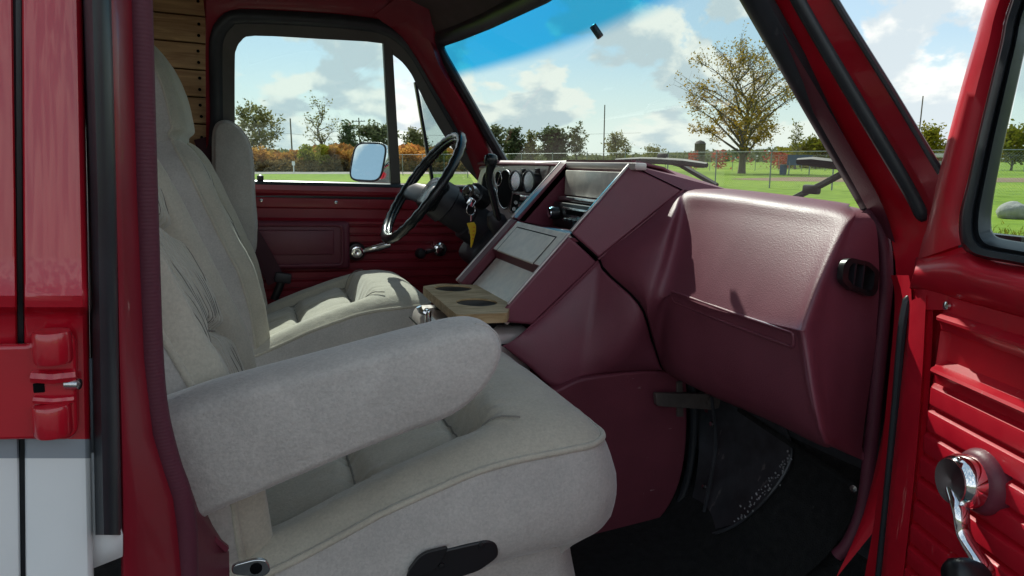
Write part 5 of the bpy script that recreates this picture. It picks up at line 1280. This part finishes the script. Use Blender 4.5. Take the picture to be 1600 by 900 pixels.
def shrub(px, D, top, wpx, lm, label, seed, n=1500):
    rng = random.Random(seed); b = GD(px, D); h = HT(top, D); w = wpx / F * D / 2
    t = thing('autumn_shrub', label, 'shrub', b, frame=W, group=SG); st_ = MB(); m = MB()
    lob = [(Vector((rng.uniform(-.6, .6) * w, rng.uniform(-.5, .5) * w, h * rng.uniform(.3, .72))), rng.uniform(.35, .6) * w) for _ in range(9)]
    for c, r in lob:
        st_.tube([b + Vector((c.x * .2, c.y * .2, 0)), b + c * .6, b + c], [.05, .035, .015], 4)
        for _ in range(n // 9):
            d = Vector((rng.gauss(0, 1), rng.gauss(0, 1), rng.gauss(0, 1))).normalized() * r * rng.random() ** .4
            p = c + Vector((d.x, d.y, d.z * .75))
            if p.z < .1: p.z = rng.uniform(.05, .5)
            leaf(m, b + p, .17 * rng.uniform(.6, 1.4), rng)
    obj('stems', st_, M_bark, t, ang=180, recalc=False); obj('foliage', m, lm, t, ang=0, recalc=False)
for k, a_ in enumerate(((408, 79, 224, 60, L_or, 'broad orange shrub at the rear end of the driver window'), (447, 80, 233, 44, L_or, 'low rust-orange shrub under the thin plain pole'), (490, 78, 219, 50, L_gr, 'yellow-green shrub below the thin sparse tree'), (526, 79, 223, 40, L_or, 'orange shrub right of the yellow-green one'), (565, 78, 226, 46, L_or, 'red-orange shrub beneath the pole with a crossarm'), (640, 79, 224, 52, L_or, 'bright orange shrub between divider post and vent post'), (690, 80, 230, 44, L_gr, 'yellowish shrub seen inside the steering wheel rim'))):
    shrub(*a_, seed=60 + k)
thicket('dry_grass_bank', 200, 770, 77, 83, [(200, 252), (430, 250), (770, 254)], 9000, .26, L_dry, 6)
thicket('red_bushes', 1075, 1240, 92, 104, [(1075, 240), (1120, 236), (1200, 237), (1240, 240)], 5200, .2, L_red, 9, gate=.35)
thicket('far_wood', -600, 2600, 260, 330, [(-600, 238), (420, 235), (520, 238), (700, 243), (950, 244), (1200, 234), (1345, 226), (1500, 232), (2600, 232)], 26000, 1.1, L_green, 12)
thicket('hedge_bank', 1215, 1420, 104, 116, [(1215, 232), (1300, 224), (1420, 224)], 5000, .34, L_yel, 15)

# ---- chain-link fences
rng = random.Random(77); m = MB()
for _ in range(16000):                     # the wood goes on all the way round, behind the van and the camera too
    a = rng.uniform(math.radians(75), math.radians(325)); dd = rng.uniform(90, 150); h = 7 + 5 * mnoise.noise(Vector((a * 9, 3, 1)))
    leaf(m, Vector((math.sin(a) * dd, math.cos(a) * dd, h * rng.random() ** .8)), 1.0 * rng.uniform(.6, 1.4), rng)
setting('wood_behind', m, L_green, 'stuff', ang=0, recalc=False)
def fence(p, q, h, label, n, step=.075, seed=1):
    d = q - p; ln = d.length; u = d.normalized(); t = thing('chain_link_fence', label, 'fence', p, frame=W)
    for k in range(n + 1):
        c = lerp(p, q, k / n); obj('post', MB().lathe(c, (0, 0, 1), [(.032, 0), (.032, h + .04), (.036, h + .04), (.02, h + .08)], 8), M_galv, t)
    obj('top_rail', MB().tube([p + Vector((0, 0, h)), q + Vector((0, 0, h))], .016, 6), M_galv, t)
    m = MB(); w_ = .0022; s = -h
    nrm = u.cross(Vector((0, 0, 1))) * .003
    while s < ln:
        for sg in (1, -1):
            a0, b0 = (s, 0.) if sg == 1 else (s, h); a1, b1 = (s + h, h) if sg == 1 else (s + h, 0.)
            if a0 < 0: b0 += (b1 - b0) * (-a0) / (a1 - a0); a0 = 0
            if a1 > ln: b1 = b0 + (b1 - b0) * (ln - a0) / (a1 - a0); a1 = ln
            A0 = p + u * a0 + Vector((0, 0, b0 + .03)); A1 = p + u * a1 + Vector((0, 0, b1 + .03)); o = Vector((0, 0, w_))
            m.add([A0 - o, A0 + o, A0 + nrm * sg, A1 - o, A1 + o, A1 + nrm * sg], [(0, 1, 4, 3), (1, 2, 5, 4), (2, 0, 3, 5)])
        s += step
    w = obj('wire_mesh', m, M_galv, t, ang=0, recalc=False); w['kind'] = 'stuff'
fence(GD(600, 62), GD(1900, 22.5), 1.75, 'grey chain-link fence crossing the grass behind the wipers', 17, .11)
fence(GD(1040, 84), GD(1900, 74), 1.8, 'second chain-link fence beyond the infield, farther than the lone autumn tree', 22, .22)
# ---- poles and wires
def pole(px, D, top, label, arm=0, r=.13, group=None, m=None):
    b = GD(px, D); h = HT(top, D); t = thing('utility_pole', label, 'pole', b, frame=W, group=group)
    obj('shaft', MB().lathe(b, (0, 0, 1), [(r, -.2), (r * .7, h), (0, h + .02)], 8), m or M_pole, t)
    if arm:
        obj('crossarm', MB().box(b + Vector((0, 0, h - .6)), (2.2, .12, .12), M=Matrix.Rotation(-YAW, 3, 'Z')), M_pole, t)
        for s in (-.95, -.45, .45, .95):
            obj('insulator', MB().lathe(b + RGT * s + Vector((0, 0, h - .54)), (0, 0, 1), [(.05, 0), (.06, .08), (.02, .16)], 6), M_galv, t)
    return b, h
PG = 'utility poles across the field'
b1, h1 = pole(457, 105, 188, 'thin plain utility pole left in the driver window', group=PG)
b2, h2 = pole(563, 125, 187, 'utility pole with a crossarm left of the driver mirror', 1, group=PG)
b0 = GD(-100, 95, h1 - 2.3)
pole(943, 135, 168, 'tall thin mast standing alone right of the far tree row', r=.14)
pole(1432, 110, 155, 'thin tall mast seen between the pillar and the open door', r=.12)
wr_ = MB()
for a, b in ((b0, b1 + Vector((0, 0, h1 - 2.2))), (b1 + Vector((0, 0, h1 - 2.2)), b2 + Vector((0, 0, h2 - 2.9))), (b2 + Vector((0, 0, h2 - 2.9)), GD(1000, 150, 6.8))):
    wr_.tube([lerp(a, b, k / 8) + Vector((0, 0, -1.2 * (k / 8) * (1 - k / 8))) for k in range(9)], .02, 4)
tag(obj('power_line', wr_, M_rubber, None, frame=W), 'thin dark power line strung between the far utility poles', 'cable')
# ---- low brick building, boulder, bin, sign board, tower
bc = GD(1473, 62); t = thing('brick_building', 'low brown brick building with pale roof beyond the fence by the open door', 'building', bc, frame=W)
Mz = Matrix.Rotation(-YAW - .2, 3, 'Z')
obj('wall', MB().box(bc + Vector((0, 0, .75)), (3.6, 4, 1.5), M=Mz), M_brick, t)
obj('roof', MB().box(bc + Vector((0, 0, 1.68)), (4.3, 4.8, .32), M=Mz, bev=.05), M_roofl, t)
obj('door', MB().box(bc + Mz @ Vector((-.8, -2.01, .62)), (.8, .05, 1.2), M=Mz), M_galv, t)
rng = random.Random(3); bo = GD(1594, 16.8)
m = MB(); bm = bmesh.new(); bmesh.ops.create_icosphere(bm, subdivisions=3, radius=1)
for v in bm.verts:
    q = v.co * (1 + .22 * mnoise.noise(v.co * 1.3 + Vector((5, 2, 1)))); v.co = Vector((q.x * .42, q.y * .34, q.z * .24))
bm.verts.ensure_lookup_table(); m.add([v.co + bo + Vector((0, 0, .16)) for v in bm.verts], [[v.index for v in f.verts] for f in bm.faces]); bm.free()
tag(obj('boulder', m, M_stone, None, frame=W), 'pale rounded boulder at the grass edge behind the open door glass', 'boulder')
M_blue = mat('blue_grey_board', (.05, .09, .16), .6, var=.2)
sb_ = GD(1250, 62); t = thing('notice_board', 'blue-grey board on two posts behind the infield', 'board', sb_, frame=W)
obj('panel', MB().box(sb_ + Vector((0, 0, 1.3)), (2.2, .08, .9), M=Matrix.Rotation(-YAW, 3, 'Z')), M_blue, t)
for s in (-.9, .9): obj('post', MB().lathe(sb_ + RGT * s, (0, 0, 1), [(.05, 0), (.05, 1.2)], 8), M_galv, t)
bn = GD(1225, 63); t = thing('litter_bin', 'small blue barrel bin on the grass beside the infield', 'bin', bn, frame=W)
obj('barrel', MB().lathe(bn, (0, 0, 1), [(.28, 0), (.32, .3), (.31, .6), (.32, .85)], 14), M_blue, t)
obj('rim', MB().lathe(bn + Vector((0, 0, .85)), (0, 0, 1), [(.33, 0), (.34, .05), (.29, .06), (.28, 0)], 14), M_galv, t)
tw = GD(1093, 110); t = thing('silo', 'squat dark silo beyond the trees, left of the lone autumn tree', 'silo', tw, frame=W)
obj('drum', MB().lathe(tw, (0, 0, 1), [(.85, 0), (.85, HT(226, 110))], 16), M_bark, t)
obj('cap', MB().lathe(tw + Vector((0, 0, HT(226, 110))), (0, 0, 1), [(.92, 0), (.6, .4), (0, .6)], 16), M_pole, t)
for k, (px, D) in enumerate(((458, 71), )):
    q = GD(px, D); t = thing('marker_post', 'small white marker post at the roadside in the driver window', 'post', q, frame=W)
    obj('stake', MB().box(q + Vector((0, 0, .5)), (.1, .1, 1.0)), M_white, t); obj('plate', MB().box(q + Vector((0, -.06, .95)), (.3, .03, .4)), M_white, t)
# ragged longer grass where the lot meets the lawn
rng = random.Random(8); m = MB()
for _ in range(5200):
    p = Vector((rng.uniform(-20, 24), 8.6 + abs(rng.gauss(0, .5)), 0)) if rng.random() < .8 else Vector((17.5 + abs(rng.gauss(0, .3)), rng.uniform(-4, 9), 0))
    h = rng.uniform(.04, .12); a = rng.uniform(0, 6.28); d = Vector((math.cos(a), math.sin(a), 0)) * .012
    m.add([p - d, p + d, p + Vector((rng.gauss(0, .03), rng.gauss(0, .03), h))], [(0, 1, 2)])
setting('grass_tufts', m, L_yel, 'stuff', ang=0, recalc=False)
